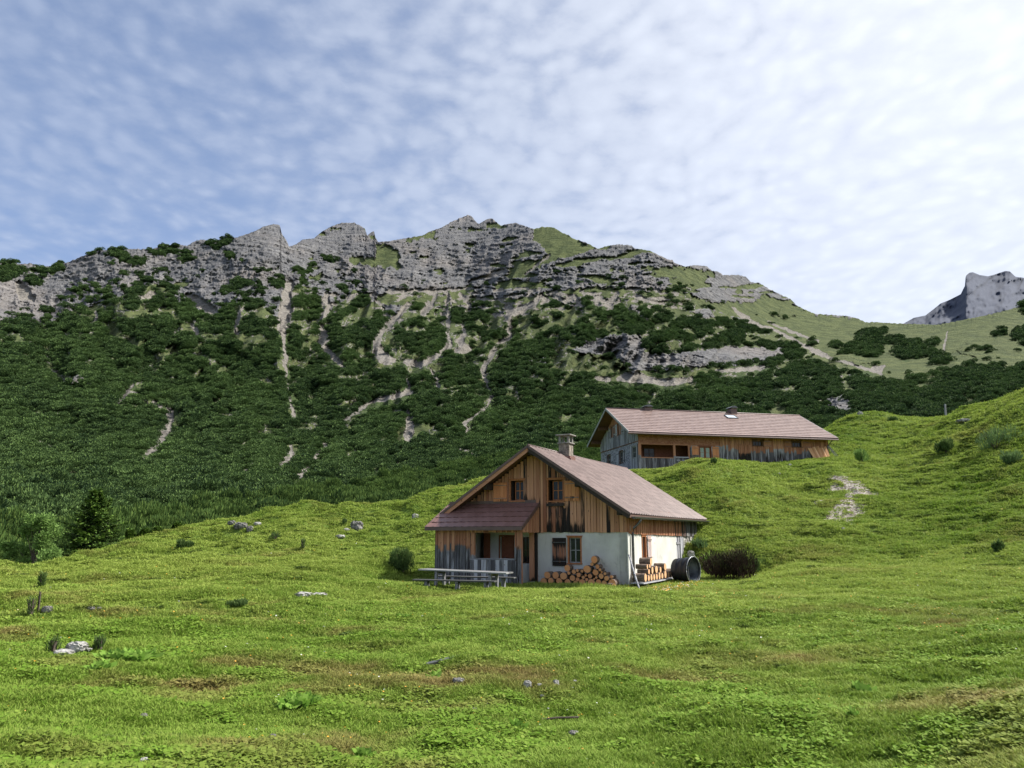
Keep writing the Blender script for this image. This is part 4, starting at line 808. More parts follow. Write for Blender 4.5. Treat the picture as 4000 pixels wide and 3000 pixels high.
# chimney
ch = MB(); cx_, cy_ = RX+.2, 2.75; w2 = .25
ch.box((cx_-w2, cy_-w2, RZ-.5), (cx_+w2, cy_+w2, RZ+.42)); chm = ch.build('chimney', BRICK, RFM, bevel=.02)
ch = MB(); ch.box((cx_-w2-.06, cy_-w2-.06, RZ+.42), (cx_+w2+.06, cy_+w2+.06, RZ+.47))
for sx_ in (-1, 1):
    for sy_ in (-1, 1): ch.box((cx_+sx_*w2*.8-.05, cy_+sy_*w2*.8-.05, RZ+.475), (cx_+sx_*w2*.8+.05, cy_+sy_*w2*.8+.05, RZ+.78))
ch.box((cx_-w2-.11, cy_-w2-.11, RZ+.78), (cx_+w2+.11, cy_+w2+.11, RZ+.83)); ch.build('chimney_cap', CONC, chm, bevel=.01)
ch = MB(); ch.beam((cx_-w2-.05, cy_-w2-.05, rz(cx_-w2-.05)+.05), (cx_+w2+.1, cy_-w2-.05, rz(cx_+w2+.1)+.05), .06, .12); ch.box((cx_+w2, cy_-w2-.06, rz(cx_+w2)-.1), (cx_+w2+.07, cy_+w2+.05, rz(cx_+w2)+.16)); ch.each('chimney_flashing', ROOFP, chm)
# porch
py = -1.55; pm = lambda u, z, d: (u, py+d, z)
def cp_(u, z, r):
    h = 1.55-.45*r if u < -6.0 else 1.45-.3*r
    return (r*.7+.1, float(sst(z, h+.25, h-.25))*.95, .42*float(sst(z, h+.35, h))*(r > .45)+.15)
mb = MB(); boards(mb, -7.68, -6.05, lambda x: .05, lambda x: 2.08, pm, [], .125, 41, cp_); boards(mb, -6.05, -4.05, lambda x: .05, lambda x: .90, pm, [], .16, 42, lambda u, z, r: (r, .95, .12+.25*(r > .7))); boards(mb, -4.05, -3.76, lambda x: .0, lambda x: 2.08, pm, [], .11, 43, cp_)
boards(mb, -6.05, -4.05, lambda x: 1.97, lambda x: 2.10, pm, [], .12, 44, lambda u, z, r: (r, .1, 0)); mb.build('porch_front_boards', WZ, hut)
mb = MB(); boards(mb, py, 0.0, lambda x: .0, lambda x: 2.15+(x-py)*.62, lambda u, z, d: (-7.68+d, u, z), [], .14, 45, lambda u, z, r: (r, .9, .3)); mb.build('porch_side_boards', WZ, hut); mb = MB(); boards(mb, py, 0.0, lambda x: 1.97, lambda x: 2.13+(x-py)*.62, lambda u, z, d: (-3.76-d, u, z), [], .14, 46, lambda u, z, r: (.3+.5*r, 0, .1)); mb.build('porch_side_boards', WZ, hut)
mb = MB(); mb.box((-6.14, py-.02, .9), (-4.0, py+.10, .96), (.5, .95, .1)); mb.build('porch_rail', WX, hut)
mb = MB()
mb.box((-6.04, py+.005, .96), (-5.87, py+.11, 1.98), (.5, 0, .1), None, 6, 2, lambda x, y, z: (.5, .9*float(sst(z, 1.2, 1.0)), .1)); mb.box((-3.88, py+.005, -.1), (-3.77, py+.11, 2.1), (.4, .3, .3)); mb.each('porch_post', WZ, hut)
mb = MB(); mb.box((-4.09, -.20, .06), (-3.90, -.02, 2.02), (.55, 0, .05), None, 8, 2, lambda x, y, z: (.55, 0, .75*float(sst(z, .4, .1)))); mb.box((-3.895, -.12, -.1), (-3.80, -.0, 1.97), (.4, .3, .75)); mb.box((-4.28, -.25, 2.0), (-3.78, -.02, 2.09), (.3, 0, .2)); mb.each('wall_post', WZ, hut)
mb = MB(); mb.box((-4.09, -.2, -.5), (-3.88, -.02, .05)); mb.box((-7.66, py+.03, -.8), (-3.8, py+.2, .04)); mb.box((-7.6, py+.2, -.5), (-3.8, -.0, -.12)); mb.each('porch_plinth', CONC, hut)
mb = MB(); mb.box((-3.95, py+.2, -.6), (-3.1, -.1, -.10)); mb.box((-4.0, -1.9, -.6), (-3.0, py+.16, -.16)); mb.each('doorstep', CONC, hut, bevel=.01)
# porch roof: big pressed tiles, falls to the front
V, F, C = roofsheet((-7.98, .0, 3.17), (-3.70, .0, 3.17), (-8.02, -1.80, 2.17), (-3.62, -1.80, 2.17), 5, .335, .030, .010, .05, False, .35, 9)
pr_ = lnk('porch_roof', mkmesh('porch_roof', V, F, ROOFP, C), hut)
mb = MB(); mb.box((-8.05, -1.85, 2.04), (-3.60, -1.815, 2.18)); mb.beam((-3.61, -1.82, 2.13), (-3.69, .0, 3.13), .035, .15); mb.beam((-8.03, -1.82, 2.13), (-7.99, -.0, 3.13), .035, .15); mb.each('porch_roof_trim', TRIM, pr_)
mb = MB(); mb.box((-7.98, -.055, 3.14), (-3.72, -.001, 3.27)); mb.build('porch_flashing', TRIM, pr_)
mb = MB(); mb.add([(-7.98, -1.80, 2.10), (-3.64, -1.80, 2.10), (-3.70, 0, 3.10), (-7.98, 0, 3.10)], [(0, 1, 2, 3)]); mb.build('porch_soffit', SOFF, pr_)
mb = MB(); mb.box((.01, .18, 2.02), (.05, .30, 2.22)); mb.build('house_plate', FRG, hut)

# ------------------------------------------------------------------ the long barn house behind (x along the eaves front, gable at x=0)
barn = empty('barn_house', (BARN[0], BARN[1], BZ), BROT, 'long barn house on the rise behind the hut, pinkish tiled roof and grey shingled gable', 'house')
BL, BW, BRZ = 15.45, 8.0, 5.18; BS = (BRZ-2.78)/4.65; ov2 = .95
def bz(y): return BRZ-abs(y-4.0)*BS
fm_ = lambda u, z, d: (u, d, z); gm_ = lambda u, z, d: (d, u, z)
mb = MB(); OP = [(.22, 2.66, 1.05, 1.96), (2.86, 3.84, 1.14, 1.96)]; FW = [(4.72, 5.66, 1.06, 1.93), (9.08, 9.90, 2.08, 2.46), (12.36, 13.16, 2.08, 2.46)]
def cb(u, z, r):
    lim = 1.72+.35*(r-.5)+(.0 if u > 7 else .2); return (.15+.55*r, .95*float(sst(z, lim+.3, lim-.25)), .12+.28*(r > .6)+.22*float(sst(z, 2.1, 1.2)))
boards(mb, 3.95, BL, lambda x: -.3 if x < 8 else .55, lambda x: bz(0)-.08 if x > 6.35 else 2.0, fm_, FW, .16, 51, cb)
boards(mb, .16, 2.72, lambda x: -.4, lambda x: 1.0, fm_, [], .15, 52, lambda u, z, r: (r*.5, .75+.2*r, .15*r+.1)); boards(mb, 2.80, 3.9, lambda x: -.3, lambda x: 1.05, fm_, [], .15, 53, lambda u, z, r: (r*.5, .95, .3*r)); mb.build('front_boards', WZ, barn)
def shing(mb, u0, u1, z0, z1, mp, holes, seed, cf, rh=.11, wd=.1):
    g = random.Random(seed); z = z0
    while z < z1-.01:
        zt = min(z+rh, z1); u = u0+g.uniform(-.05, 0)
        while u < u1:
            e = u+wd*g.uniform(.7, 1.4); a, b = max(u, u0), min(e, u1)
            if b > a+.005 and not any(h[0]-.001 < (a+b)/2 < h[1]+.001 and h[2] < (z+zt)/2 < h[3] for h in holes):
                r = g.random(); d = -.022-g.uniform(0, .008); mb.add([mp(a+.002, z-.01, d), mp(b-.002, z-.01, d), mp(b-.002, zt, -.004), mp(a+.002, zt, -.004), mp(a+.002, z-.01, 0), mp(b-.002, z-.01, 0)], [(0, 1, 2, 3), (4, 5, 1, 0)], cf(a, z, r))
            u = e
        z = zt
    return mb
mb = MB(); shing(mb, 0, 6.35, 2.02, bz(0)-.1, fm_, [], 5, lambda u, z, r: (.15+.35*r, 0, .15+.15*r), .09); mb.build('front_shingles', WX, barn)
mb = MB(); face(mb, 0.01, BL, -.8, 1.0, [], .12, fm_, (0, 0, 0)); face(mb, 0.01, BL, 1.0, bz(0)-.06, OP+FW, .12, fm_); face(mb, 0.13, BW, -.8, bz(0)-.06, [(2.98, 3.80, .88, 1.88), (5.66, 6.44, 1.05, 1.82), (.36, 1.24, 1.02, 1.92)], .12, gm_)
face(mb, .0, BL, -.8, 2.7, [], .12, lambda u, z, d: (u, BW-d, z)); face(mb, .13, BW-.13, -.8, 2.7, [], .12, lambda u, z, d: (BL-d, u, z))
GH = [(3.18, 3.96, 3.12, 4.0), (4.86, 5.52, 3.10, 3.96)]
for x0 in (.03, BL-.1):
    ys = sorted({0.01, 4.0, BW-.01, 3.18, 3.96, 4.86, 5.52})
    for p, q in zip(ys[:-1], ys[1:]):
        m1 = (p+q)/2; hs = [h for h in GH if h[0] < m1 < h[1]]
        segs = [(bz(0)-.06, min(bz(p), bz(q)), True)] if not hs else [(bz(0)-.06, hs[0][2], False), (hs[0][3], 0, True)]
        for a, b, tp in segs:
            A1 = bz(p)-.1 if tp else b; B1 = bz(q)-.1 if tp else b; mb.add([(x0, p, a), (x0, q, a), (x0, q, B1), (x0, p, A1)], [(0, 1, 2, 3)])
mb.build('wall_core', DOORM, barn)
cG = lambda u, z, r: (.35+.4*r, 1.3, -.4)
mb = MB(); shing(mb, 1.5, BW, -.4, 2.16, gm_, [(2.98, 3.80, .88, 1.88), (5.66, 6.44, 1.05, 1.82)], 8, cG, .085); shing(mb, .0, 1.5, 2.0, 2.16, gm_, [], 9, cG, .08); mb.build('gable_shingles', WY, barn)
mb = MB(); boards(mb, 0.0, 1.5, lambda x: -.4, lambda x: 2.0, gm_, [(.36, 1.24, 1.02, 1.92)], .12, 55, lambda u, z, r: (r, .9, .1))
boards(mb, 0., BW, lambda x: 2.22, lambda x: bz(x)-.12, lambda u, z, d: (d-.01, u, z), GH, .13, 56, lambda u, z, r: (.3+.5*r, float(sst(abs(u-4)*.5+3.9-z, .5, 1.3))*.95+.0, .15+.3*(r > .7))); mb.box((-.05, 0, 2.16), (.0, BW, 2.23), (.3, .2, .6)); mb.build('gable_boards', WZ, barn)
mb = MB()
mb.box((-.03, -.035, -.5), (.16, .10, 2.0), (.5, .6, .1), None, 8, 2, lambda x, y, z: (.5, .9*float(sst(z, 1.3, 1.0)), .05)); mb.box((2.68, -.035, -.5), (2.84, .10, 2.0), (.5, .0, .1), None, 8, 2, lambda x, y, z: (.5, .9*float(sst(z, 1.3, 1.0)), .05)); mb.box((3.84, -.035, .0), (3.98, .10, 2.0), (.4, 0, .1), None, 8, 2, lambda x, y, z: (.4, .9*float(sst(z, 1.2, .8)), .1)); mb.each('veranda_post', WZ, barn)
mb = MB(); mb.box((.16, -.05, 1.0), (2.68, .06, 1.06), (.5, .2, .3)); mb.box((2.84, -.07, 1.06), (3.84, .05, 1.13), (.8, 1.0, -.3)); mb.box((2.9, -.05, .85), (3.84, -.03, .9), (.8, 1.0, 0)); mb.box((0, -.03, 1.97), (6.35, .03, 2.03), (.4, 0, .3)); mb.each('veranda_rail', WX, barn)
mb = MB(); mb.box((.14, 1.3, -.2), (4.7, 1.36, 2.4)); mb.box((4.7, .13, -.2), (4.76, 1.3, 2.4)); mb.box((.14, .13, -.3), (4.7, 1.3, -.2)); mb.build('veranda_back_wall', DOORM, barn)
window(barn, lambda u, z, d: (u, 1.22+d, z), .9, 1.75, 1.0, 1.85, FRD, dep=.0, name='veranda_window')
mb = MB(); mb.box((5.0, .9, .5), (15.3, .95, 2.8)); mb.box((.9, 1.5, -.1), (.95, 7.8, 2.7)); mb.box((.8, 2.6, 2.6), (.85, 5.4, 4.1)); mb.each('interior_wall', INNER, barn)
window(barn, fm_, 4.80, 5.16, 1.10, 1.88, FRM, 1, 2, .04, fw=.035, bar=.014, curtain=CURT); window(barn, fm_, 5.24, 5.60, 1.10, 1.88, FRM, 1, 2, .04, fw=.035, bar=.014, curtain=CURT); casing(barn, fm_, 4.78, 5.62, 1.08, 1.90, DOORM, .07, .05)
mb = MB(); mb.box((5.16, -.02, 1.08), (5.24, .08, 1.90)); mb.build('window_post', DOORM, barn)
for a, b in ((4.14, 4.66), (5.76, 6.28)): shutter(barn, fm_, a, b, 1.12, 1.92, SHUT, int(a*7), lambda z, r: (.65+.3*r, 0, 0), .06)
for a, b in ((9.12, 9.86), (12.40, 13.12)):
    window(barn, fm_, a, b, 2.10, 2.44, FRD, 3, 1, .05, fw=.03, bar=.014, name='barn_window'); casing(barn, fm_, a, b, 2.10, 2.44, FRD, .10, .04)
for a, b, r_ in ((9.98, 10.60, .5), (11.74, 12.26, .3), (13.26, 13.84, .3)): shutter(barn, fm_, a, b, 2.02, 2.50, WZ, int(a*3), lambda z, r: (r_, .1, .2), .06)
mb = MB(); boards(mb, 7.86, 8.86, lambda x: 1.0, lambda x: 2.12, lambda u, z, d: (u, d-.04, z), [], .09, 58, lambda u, z, r: (.2+.3*r, .3*float(sst(z, 1.7, 1.3)), .55*float(sst(z, 1.7, 1.35))+.2)); mb.box((7.82, -.085, 2.12), (8.9, -.03, 2.17), (.3, 0, .4)); mb.build('barn_door', WZ, barn)
window(barn, gm_, 3.06, 3.72, .96, 1.80, FRG, 2, 2, .05, name='gable_window'); window(barn, gm_, 5.72, 6.38, 1.1, 1.76, FRG, 2, 2, .05, name='gable_window')
for a, b, z0, z1 in ((3.06, 3.72, .96, 1.80), (5.72, 6.38, 1.1, 1.76), (.42, 1.18, 1.06, 1.88)): casing(barn, gm_, a, b, z0, z1, FRG if a < 1 else FRD, .06, .03)
window(barn, gm_, .44, 1.16, 1.06, 1.88, FRG, 2, 2, .03, fw=.05, name='gable_window')
sg_ = lambda z, r: (r, .95, .1)
for a, b, z0, z1 in ((2.46, 2.92, .92, 1.88), (3.86, 4.32, .86, 1.82), (5.14, 5.58, 1.05, 1.84), (6.50, 6.94, 1.0, 1.78)): shutter(barn, gm_, a, b, z0, z1, WZ, int(a*9), sg_, .05)
for a, b, z0, z1 in GH: casing(barn, gm_, a, b, z0, z1, FRD, .04, .03, name='attic_surround'); mb = MB(); boards(mb, a, b, lambda x: z0, lambda x: z1, lambda u, z, d: (d+.07, u, z), [], .15, 59, lambda u, z, r: (.4, .45, .2)); mb.build('attic_panel', WZ, barn)
for a, b, z0, z1 in ((2.72, 3.10, 3.14, 3.86), (4.04, 4.40, 3.14, 3.98), (4.48, 4.80, 3.12, 3.98), (5.60, 6.0, 3.10, 3.80)): shutter(barn, gm_, a, b, z0, z1, WZ, int(a*9), lambda z, r: (r, .9, .2), .06)
for sg in (-1, 1):
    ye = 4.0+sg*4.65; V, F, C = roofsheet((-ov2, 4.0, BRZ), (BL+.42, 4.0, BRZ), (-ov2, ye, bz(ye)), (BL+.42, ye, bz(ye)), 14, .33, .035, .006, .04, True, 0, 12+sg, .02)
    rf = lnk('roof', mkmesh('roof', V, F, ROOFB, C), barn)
    if sg < 0: RFB = rf
mb = MB(); mb.tube([(-ov2, 4, BRZ+.03), (BL+.42, 4, BRZ+.03)], .06, 8); mb.build('ridge_cap', TRIM, RFB, True)
mb = MB()
for sg in (-1, 1): ye = 4.0+sg*4.65; mb.add([(-ov2+.03, 4, BRZ-.075), (BL+.39, 4, BRZ-.075), (BL+.39, ye, bz(ye)-.075), (-ov2+.03, ye, bz(ye)-.075)], [(0, 1, 2, 3)])
mb.each('soffit', SOFF, barn)
mb = MB()
for y in (4.0, 1.9, 6.1, .15, 7.85): mb.box((-ov2+.1, y-.09, bz(y)-.34), (0, y+.09, bz(y)-.10))
mb.each('purlin', SOFF, barn)
mb = MB()
for sg in (-1, 1):
    ye = 4.0+sg*4.65
    for x in (-ov2-.02, BL+.44): mb.beam((x, 4, BRZ-.06), (x, ye, bz(ye)-.06), .04, .17)
mb.each('verge_board', FRG, barn)
ye = 4-4.65; mb = MB(); mb.box((-ov2, ye-.035, bz(ye)-.20), (BL+.42, ye-.0, bz(ye)-.03)); mb.build('eaves_fascia', TRIM, barn)
mb = MB(); mb.tube([(-ov2-.1, ye-.09, bz(ye)-.13), (BL+.42, ye-.09, bz(ye)-.15)], .06, 8); mb.build('gutter', TRIM, barn); mb = MB(); mb.tube([(BL-.12, ye-.05, bz(ye)-.2), (BL-.12, -.12, 2.2), (BL-.12, -.12, 1.0)], .035, 8); mb.build('downpipe', GUT, barn)
for k_, x in enumerate((2.5, 9.85)):
    mb = MB(); w1 = .32 if k_ == 0 else .26; mb.box((x-w1, 4.0-.2, BRZ-.4), (x+w1, 4.5, BRZ+(.16 if k_ == 0 else .34))); c_ = mb.build('chimney', TRIM, RFB)
    mb = MB(); z0 = BRZ+(.24 if k_ == 0 else .42); n = 8; w1 += .07; vs = []
    for yy in (3.7, 4.6): vs += [(x-w1+2*w1*i/n, yy, z0+.16*math.sin(math.pi*i/n)) for i in range(n+1)]
    mb.add(vs, [(i, i+1, n+2+i, n+1+i) for i in range(n)]+[tuple(range(n+1)), tuple(range(2*n+1, n, -1))]); mb.build('chimney_hood', GUT, c_)
mb = MB(); s0 = .14; yy0 = 4-4.65*s0; yy1 = 4-4.65*(s0+.13); mb.add([(8.75, yy0, bz(yy0)+.07), (9.55, yy0, bz(yy0)+.07), (9.55, yy1, bz(yy1)+.07), (8.75, yy1, bz(yy1)+.07)], [(0, 1, 2, 3)]); sk2 = mb.build('skylight', SKYL, RFB)
mb = MB()
for p, q in (((8.70, yy0, bz(yy0)+.055), (9.60, yy0, bz(yy0)+.055)), ((8.70, yy1, bz(yy1)+.055), (9.60, yy1, bz(yy1)+.055)), ((8.72, yy0, bz(yy0)+.055), (8.72, yy1, bz(yy1)+.055)), ((9.58, yy0, bz(yy0)+.055), (9.58, yy1, bz(yy1)+.055))): mb.beam(p, q, .06, .07)
mb.build('skylight_frame', GUT, sk2)
mb = MB(); g = random.Random(8)
for k in range(9):
    for i in range(3): mb.box((4.05+i*.2+g.uniform(0, .03), -.22, .9+k*.10-.5), (4.22+i*.2, -.04, .985+k*.10-.5))
mb.build('brick_step', BRICK, barn, bevel=.01)
def pr(u, v, r): a, t = ray(u, v); return Vector((r*math.sin(a), r*math.cos(a), CZ+r*float(t)))
# ------------------------------------------------------------------ logs
def h2w(x, y, z=0.): c_, s_ = math.cos(HROT), math.sin(HROT); return (HUT[0]+x*c_-y*s_, HUT[1]+x*s_+y*c_, HZ+z)
def b2w(x, y, z=0.): c_, s_ = math.cos(BROT), math.sin(BROT); return (BARN[0]+x*c_-y*s_, BARN[1]+x*s_+y*c_, BZ+z)
def log(loc, rzz, r, L, label, group, endm, seed, tilt=0.):
    g = random.Random(seed); t = empty('log', loc, rzz, label, 'log', group); t.rotation_euler = (tilt, g.uniform(-.3, .3) if r < .1 else 0, rzz); n = 22
    sq = g.uniform(.0, .07); ph = g.uniform(0, 3.1)
    prof = [r*(1+sq*math.cos(2*k/n*2*math.pi/1+ph)+g.uniform(-.018, .018)) for k in range(n)]
    mb = MB(); vs = []
    for j, y in enumerate((0., .02, L*.35, L*.7, L-.02, L)):
        q = (1.0 if 0 < j < 5 else .97)*(1+g.uniform(-.015, .015)); vs += [(prof[k]*q*math.cos(2*math.pi*k/n), y, prof[k]*q*math.sin(2*math.pi*k/n)) for k in range(n)]
    mb.add(vs, [(j*n+k, (j+1)*n+k, (j+1)*n+(k+1) % n, j*n+(k+1) % n) for j in range(5) for k in range(n)]); mb.build('bark', BARK, t, True)
    mb = MB()
    for y, f in ((-.002, 1), (L+.002, -1)): mb.add([(prof[k]*.955*math.cos(2*math.pi*k/n), y, prof[k]*.955*math.sin(2*math.pi*k/n)) for k in range(n)], [tuple(range(n))[::f]])
    mb.build('sawn_end', endm, t); return t
LG = [(3.32, .07, .144), (3.15, .32, .136), (2.98, .10, .123), (2.81, .32, .14), (2.64, .10, .133), (2.44, .30, .143), (2.3, .60, .127), (2.29, .07, .126), (2.22, .42, .061), (2.1, .23, .115), (2.02, .47, .089), (1.86, .52, .057), (1.97, .06, .091), (1.87, .19, .077), (1.81, .36, .091), (1.7, .5, .061), (1.64, .27, .064), (1.67, .07, .137), (1.55, .35, .052), (1.5, .19, .06), (1.46, .58, .148), (1.38, .32, .088), (1.31, .08, .142), (1.26, .77, .07), (1.15, .46, .12), (1.19, .22, .042), (1.09, .28, .048), (1.07, .68, .084), (1.02, .11, .11), (.94, .57, .055), (.9, .48, .04), (.91, .33, .1), (1.15, .94, .132), (.77, .42, .056), (.79, .07, .109), (.68, .26, .095), (.52, .31, .063), (.48, .09, .142)]
ordn = ['first', 'second', 'third', 'fourth', 'fifth', 'sixth', 'seventh', 'eighth', 'ninth', 'tenth', 'eleventh', 'twelfth', 'thirteenth']
def rows_label(lst, key, cuts):
    out = {}; rows = {}
    for i, q in enumerate(lst):
        k = sum(q[1] > c for c in cuts); rows.setdefault(k, []).append(i)
    for k, ids in rows.items():
        ids.sort(key=lambda i: key(lst[i]))
        for j, i in enumerate(ids): out[i] = (k, j, len(ids))
    return out
rl = rows_label(LG, lambda q: -q[0], (.16, .265, .40, .55, .72)); rn = ['ground row', 'second row', 'third row', 'fourth row', 'fifth row', 'top']
gf = .0
for i, (s_, z, r) in enumerate(LG):
    k, j, n = rl[i]; sz_ = 'thick' if r > .12 else 'thin' if r < .068 else 'mid-sized'
    lb = 'large single log crowning the pile below the gable window' if i == 32 else '%s sawn log, %s from the left in the %s of the gable wall pile' % (sz_, ordn[j], rn[k])
    x, y, zz_ = h2w(-s_, -.50-.04*(i % 3)+(.0 if i != 6 and i != 32 else -.03), z+gf)
    log((x, y, zz_), HROT+random.uniform(-.05, .05)+(.12 if i in (6, 32) else 0), r, .42, lb, 'logs piled against the gable wall', LOGE, 700+i)
x, y, z_ = h2w(.02, -1.0); log((x-.25, y, zz(x, y)+.09), HROT+.9, .11, .35, 'single pale log lying in the grass at the corner of the hut', 'logs piled against the gable wall', LOGE, 777)
# bench of logs at the side wall
LB = [(.15, .39, .10), (.15, .39, .117), (.47, .40, .134), (.81, .40, .124), (1.15, .40, .12), (1.46, .41, .137), (1.88, .41, .123), (2.37, .44, .155), (2.76, .42, .126), (3.25, .44, .15), (3.77, .46, .17), (.28, .61, .097), (.66, .655, .15), (1.19, .68, .155), (1.67, .65, .112), (.11, .79, .085), (.42, .82, .072), (.55, .97, .165), (2.55, .74, .16)]
LB = [(-.15, .30, .15), (.16, .265, .115), (.43, .275, .125), (.71, .27, .12), (.98, .27, .12), (1.27, .285, .135), (1.57, .27, .12), (1.92, .305, .155), (2.26, .275, .125), (2.62, .30, .15), (3.02, .315, .165), (.20, .50, .10), (.55, .53, .14), (.97, .545, .15), (1.40, .51, .115), (.06, .69, .09), (.30, .70, .075), (.45, .86, .15), (1.93, .60, .15)]
rl = rows_label(LB, lambda q: q[0], (.40, .62, .80)); bench = empty('log_bench', h2w(.45, 2.0, 0), HROT, 'long low pale plank shelf carrying logs along the side wall', 'bench')
XB = .30
mb = MB(); mb.box((-.23, -2.45, .045+.03), (.02, 4.6, .115), (.6, .9, -.3)); mb.box((.03, -2.45, .045+.03), (.27, 4.6, .115), (.7, .9, -.3)); mb.each('plank', WY, bench)
for yy in (-1.9, .6, 3.6):
    mb = MB()
    for xx in (-.17, .17): mb.box((xx-.04, yy, -.8), (xx+.04, yy+.08, .072), (.4, .9, 0))
    mb.each('leg', WZ, bench)
for i, (yl, z, r) in enumerate(LB):
    k, j, n = rl[i]; lb = 'thick sawn log alone on top of the side wall stack' if i == 17 else 'sawn log on the side wall shelf, %s from the hut corner in the %s' % (ordn[j], ['bottom layer', 'second layer', 'third layer', 'top'][k])
    x, y, z_ = h2w(XB+.42, yl*1.28, z-.002); log((x, y, z_), HROT+R(90)+random.uniform(-.04, .04), r, .44, lb, 'logs stacked on the side wall shelf', LOGEL, 800+i)
# ------------------------------------------------------------------ black tub lying on its side
x, y, z_ = at(2648, 2262); q_ = pr(2678, 2222, 33.0); x, y = q_.x, q_.y; g0 = zz(x, y)
tub = empty('plastic_tub', (x, y, g0+.50), R(-36), 'large black round plastic tub lying on its side beyond the log shelf', 'tub')
mb = MB(); n = 40; prof = [(.0, .0), (.46, .0), (.53, .04), (.545, .25), (.575, .27), (.575, .33), (.555, .36), (.565, .58), (.60, .60), (.60, .66), (.585, .70), (.60, .90), (.66, .93), (.66, .98), (.585, .98), (.565, .9), (.50, .10), (.0, .06)]
vs = [(r*math.cos(2*math.pi*k/n), -.55+h, r*math.sin(2*math.pi*k/n)) for r, h in prof for k in range(n)]
fs = [(j*n+k, j*n+(k+1) % n, (j+1)*n+(k+1) % n, (j+1)*n+k) for j in range(len(prof)-1) for k in range(n)]
cut = [f for j, f in enumerate(fs)]
TUBM = Matrix.Rotation(R(-98), 4, 'Z')
vo = [TUBM @ Vector(p) for p in vs]; m = mkmesh('shell', vo, [f[::-1] for f in fs[:15*n]], PLAS, None, True); lnk('shell', m, tub)
m = mkmesh('lining', vo, [f[::-1] for f in fs[15*n:]], PLASI, None, True); lnk('lining', m, tub)
mb = MB(); mb.tube([TUBM @ Vector((.645*math.cos(2*math.pi*k/n), .445, .645*math.sin(2*math.pi*k/n))) for k in range(n+1)], .012, 6); mb.build('rim', GALV, tub, True); tub.scale = (.84, .84, .84)
mb = MB(); mb.tube([TUBM @ Vector(p) for p in ((.3, .2, .5), (.1, .1, .1), (.28, -.1, -.35))], .02, 6); mb.tube([TUBM @ Vector(p) for p in ((-.1, .3, .55), (-.05, .1, .1), (.02, .2, -.5))], .018, 6); mb.each('hose', GALV, tub, smooth=True)
# pole leaning on the hut corner
a_ = Vector(h2w(.18, -.45, 1.12)); bx_, by_ = h2w(1.05, -1.95)[:2]; b_ = Vector((bx_, by_, zz(bx_, by_)-.02))
mb = MB(); d_ = b_-a_; mb.tube([a_+d_*k/6+Vector((random.uniform(-.015, .015), 0, random.uniform(-.015, .015))) for k in range(7)], [.032, .034, .04, .038, .036, .034, .03], 8, (.5, 1, -.2))
tag(mb.build('leaning_pole', WY, None, True), 'pale peeled pole leaning against the front corner of the hut', 'pole')
# ------------------------------------------------------------------ table and benches
def trestle(name, loc, rot, L, W, H, label, cat, legs, group=None, th=.05, tilt=0., split=2):
    t = empty(name, loc, rot, label, cat, group); t.rotation_euler = (0, tilt, rot); mb = MB(); w_ = W/split
    for i in range(split): mb.box((-L/2+random.uniform(-.04, .04), -W/2+i*w_+.005, H-th), (L/2+random.uniform(-.04, .04), -W/2+(i+1)*w_-.005, H), (random.random(), 1., -.3), None, 8, 0, None)
    mb.build('tabletop' if cat == 'table' else 'seat', SILV, t, bevel=.006)
    for x in legs:
        mb = MB(); mb.box((x-.05, -W/2+.04, H-th-.09), (x+.05, W/2-.04, H-th-.001), (.3, .9, .3)); mb.build('crossbar', WY, t)
        for s_ in (-1, 1): mb = MB(); mb.beam((x, s_*(W/2-.09), H-th-.09), (x, s_*(W/2-.03), -.35), .10, .09, (.4, .9, .15), (1, 0, 0)); mb.build('leg', WZ, t)
    return t
def tz(x, y, h): return (x, y, h)
a1, t1_ = ray(1632, 2232); a2_, t2_ = ray(2008, 2236)
pL, pR = pr(1650, 2220, 28.6), pr(1992, 2240, 27.0); c_ = (pL+pR)/2; d_ = pR-pL; gz = zz(c_.x, c_.y)
TR = math.atan2(d_.y, d_.x); trestle('picnic_table', (c_.x, c_.y, gz), TR, 3.45, .72, c_.z-gz+.015, 'long silver grey plank table in front of the porch', 'table', (-1.0, 1.1), None, .05, math.atan2(-(d_.z), math.hypot(d_.x, d_.y))*.6, 3)
pL, pR = pr(1616, 2261, 27.6), pr(1944, 2270, 26.3); c_ = (pL+pR)/2; d_ = pR-pL; gz = zz(c_.x, c_.y); TR2 = math.atan2(d_.y, d_.x)
trestle('plank_bench', (c_.x, c_.y, gz), TR2, 3.05, .28, c_.z-gz, 'grey plank bench in front of the long table, nearest the camera', 'bench', (-1.05, .1, 1.15), 'benches at the porch table', .045, 0, 1)
pL, pR = pr(1692, 2247, 29.0), pr(2026, 2257, 27.6); c_ = (pL+pR)/2; d_ = pR-pL; gz = zz(c_.x, c_.y)
trestle('plank_bench', (c_.x, c_.y+.1, gz), math.atan2(d_.y, d_.x), 3.15, .26, c_.z-gz, 'grey plank bench behind the long table, against the porch', 'bench', (-1.1, 1.1), 'benches at the porch table', .045, 0, 1)
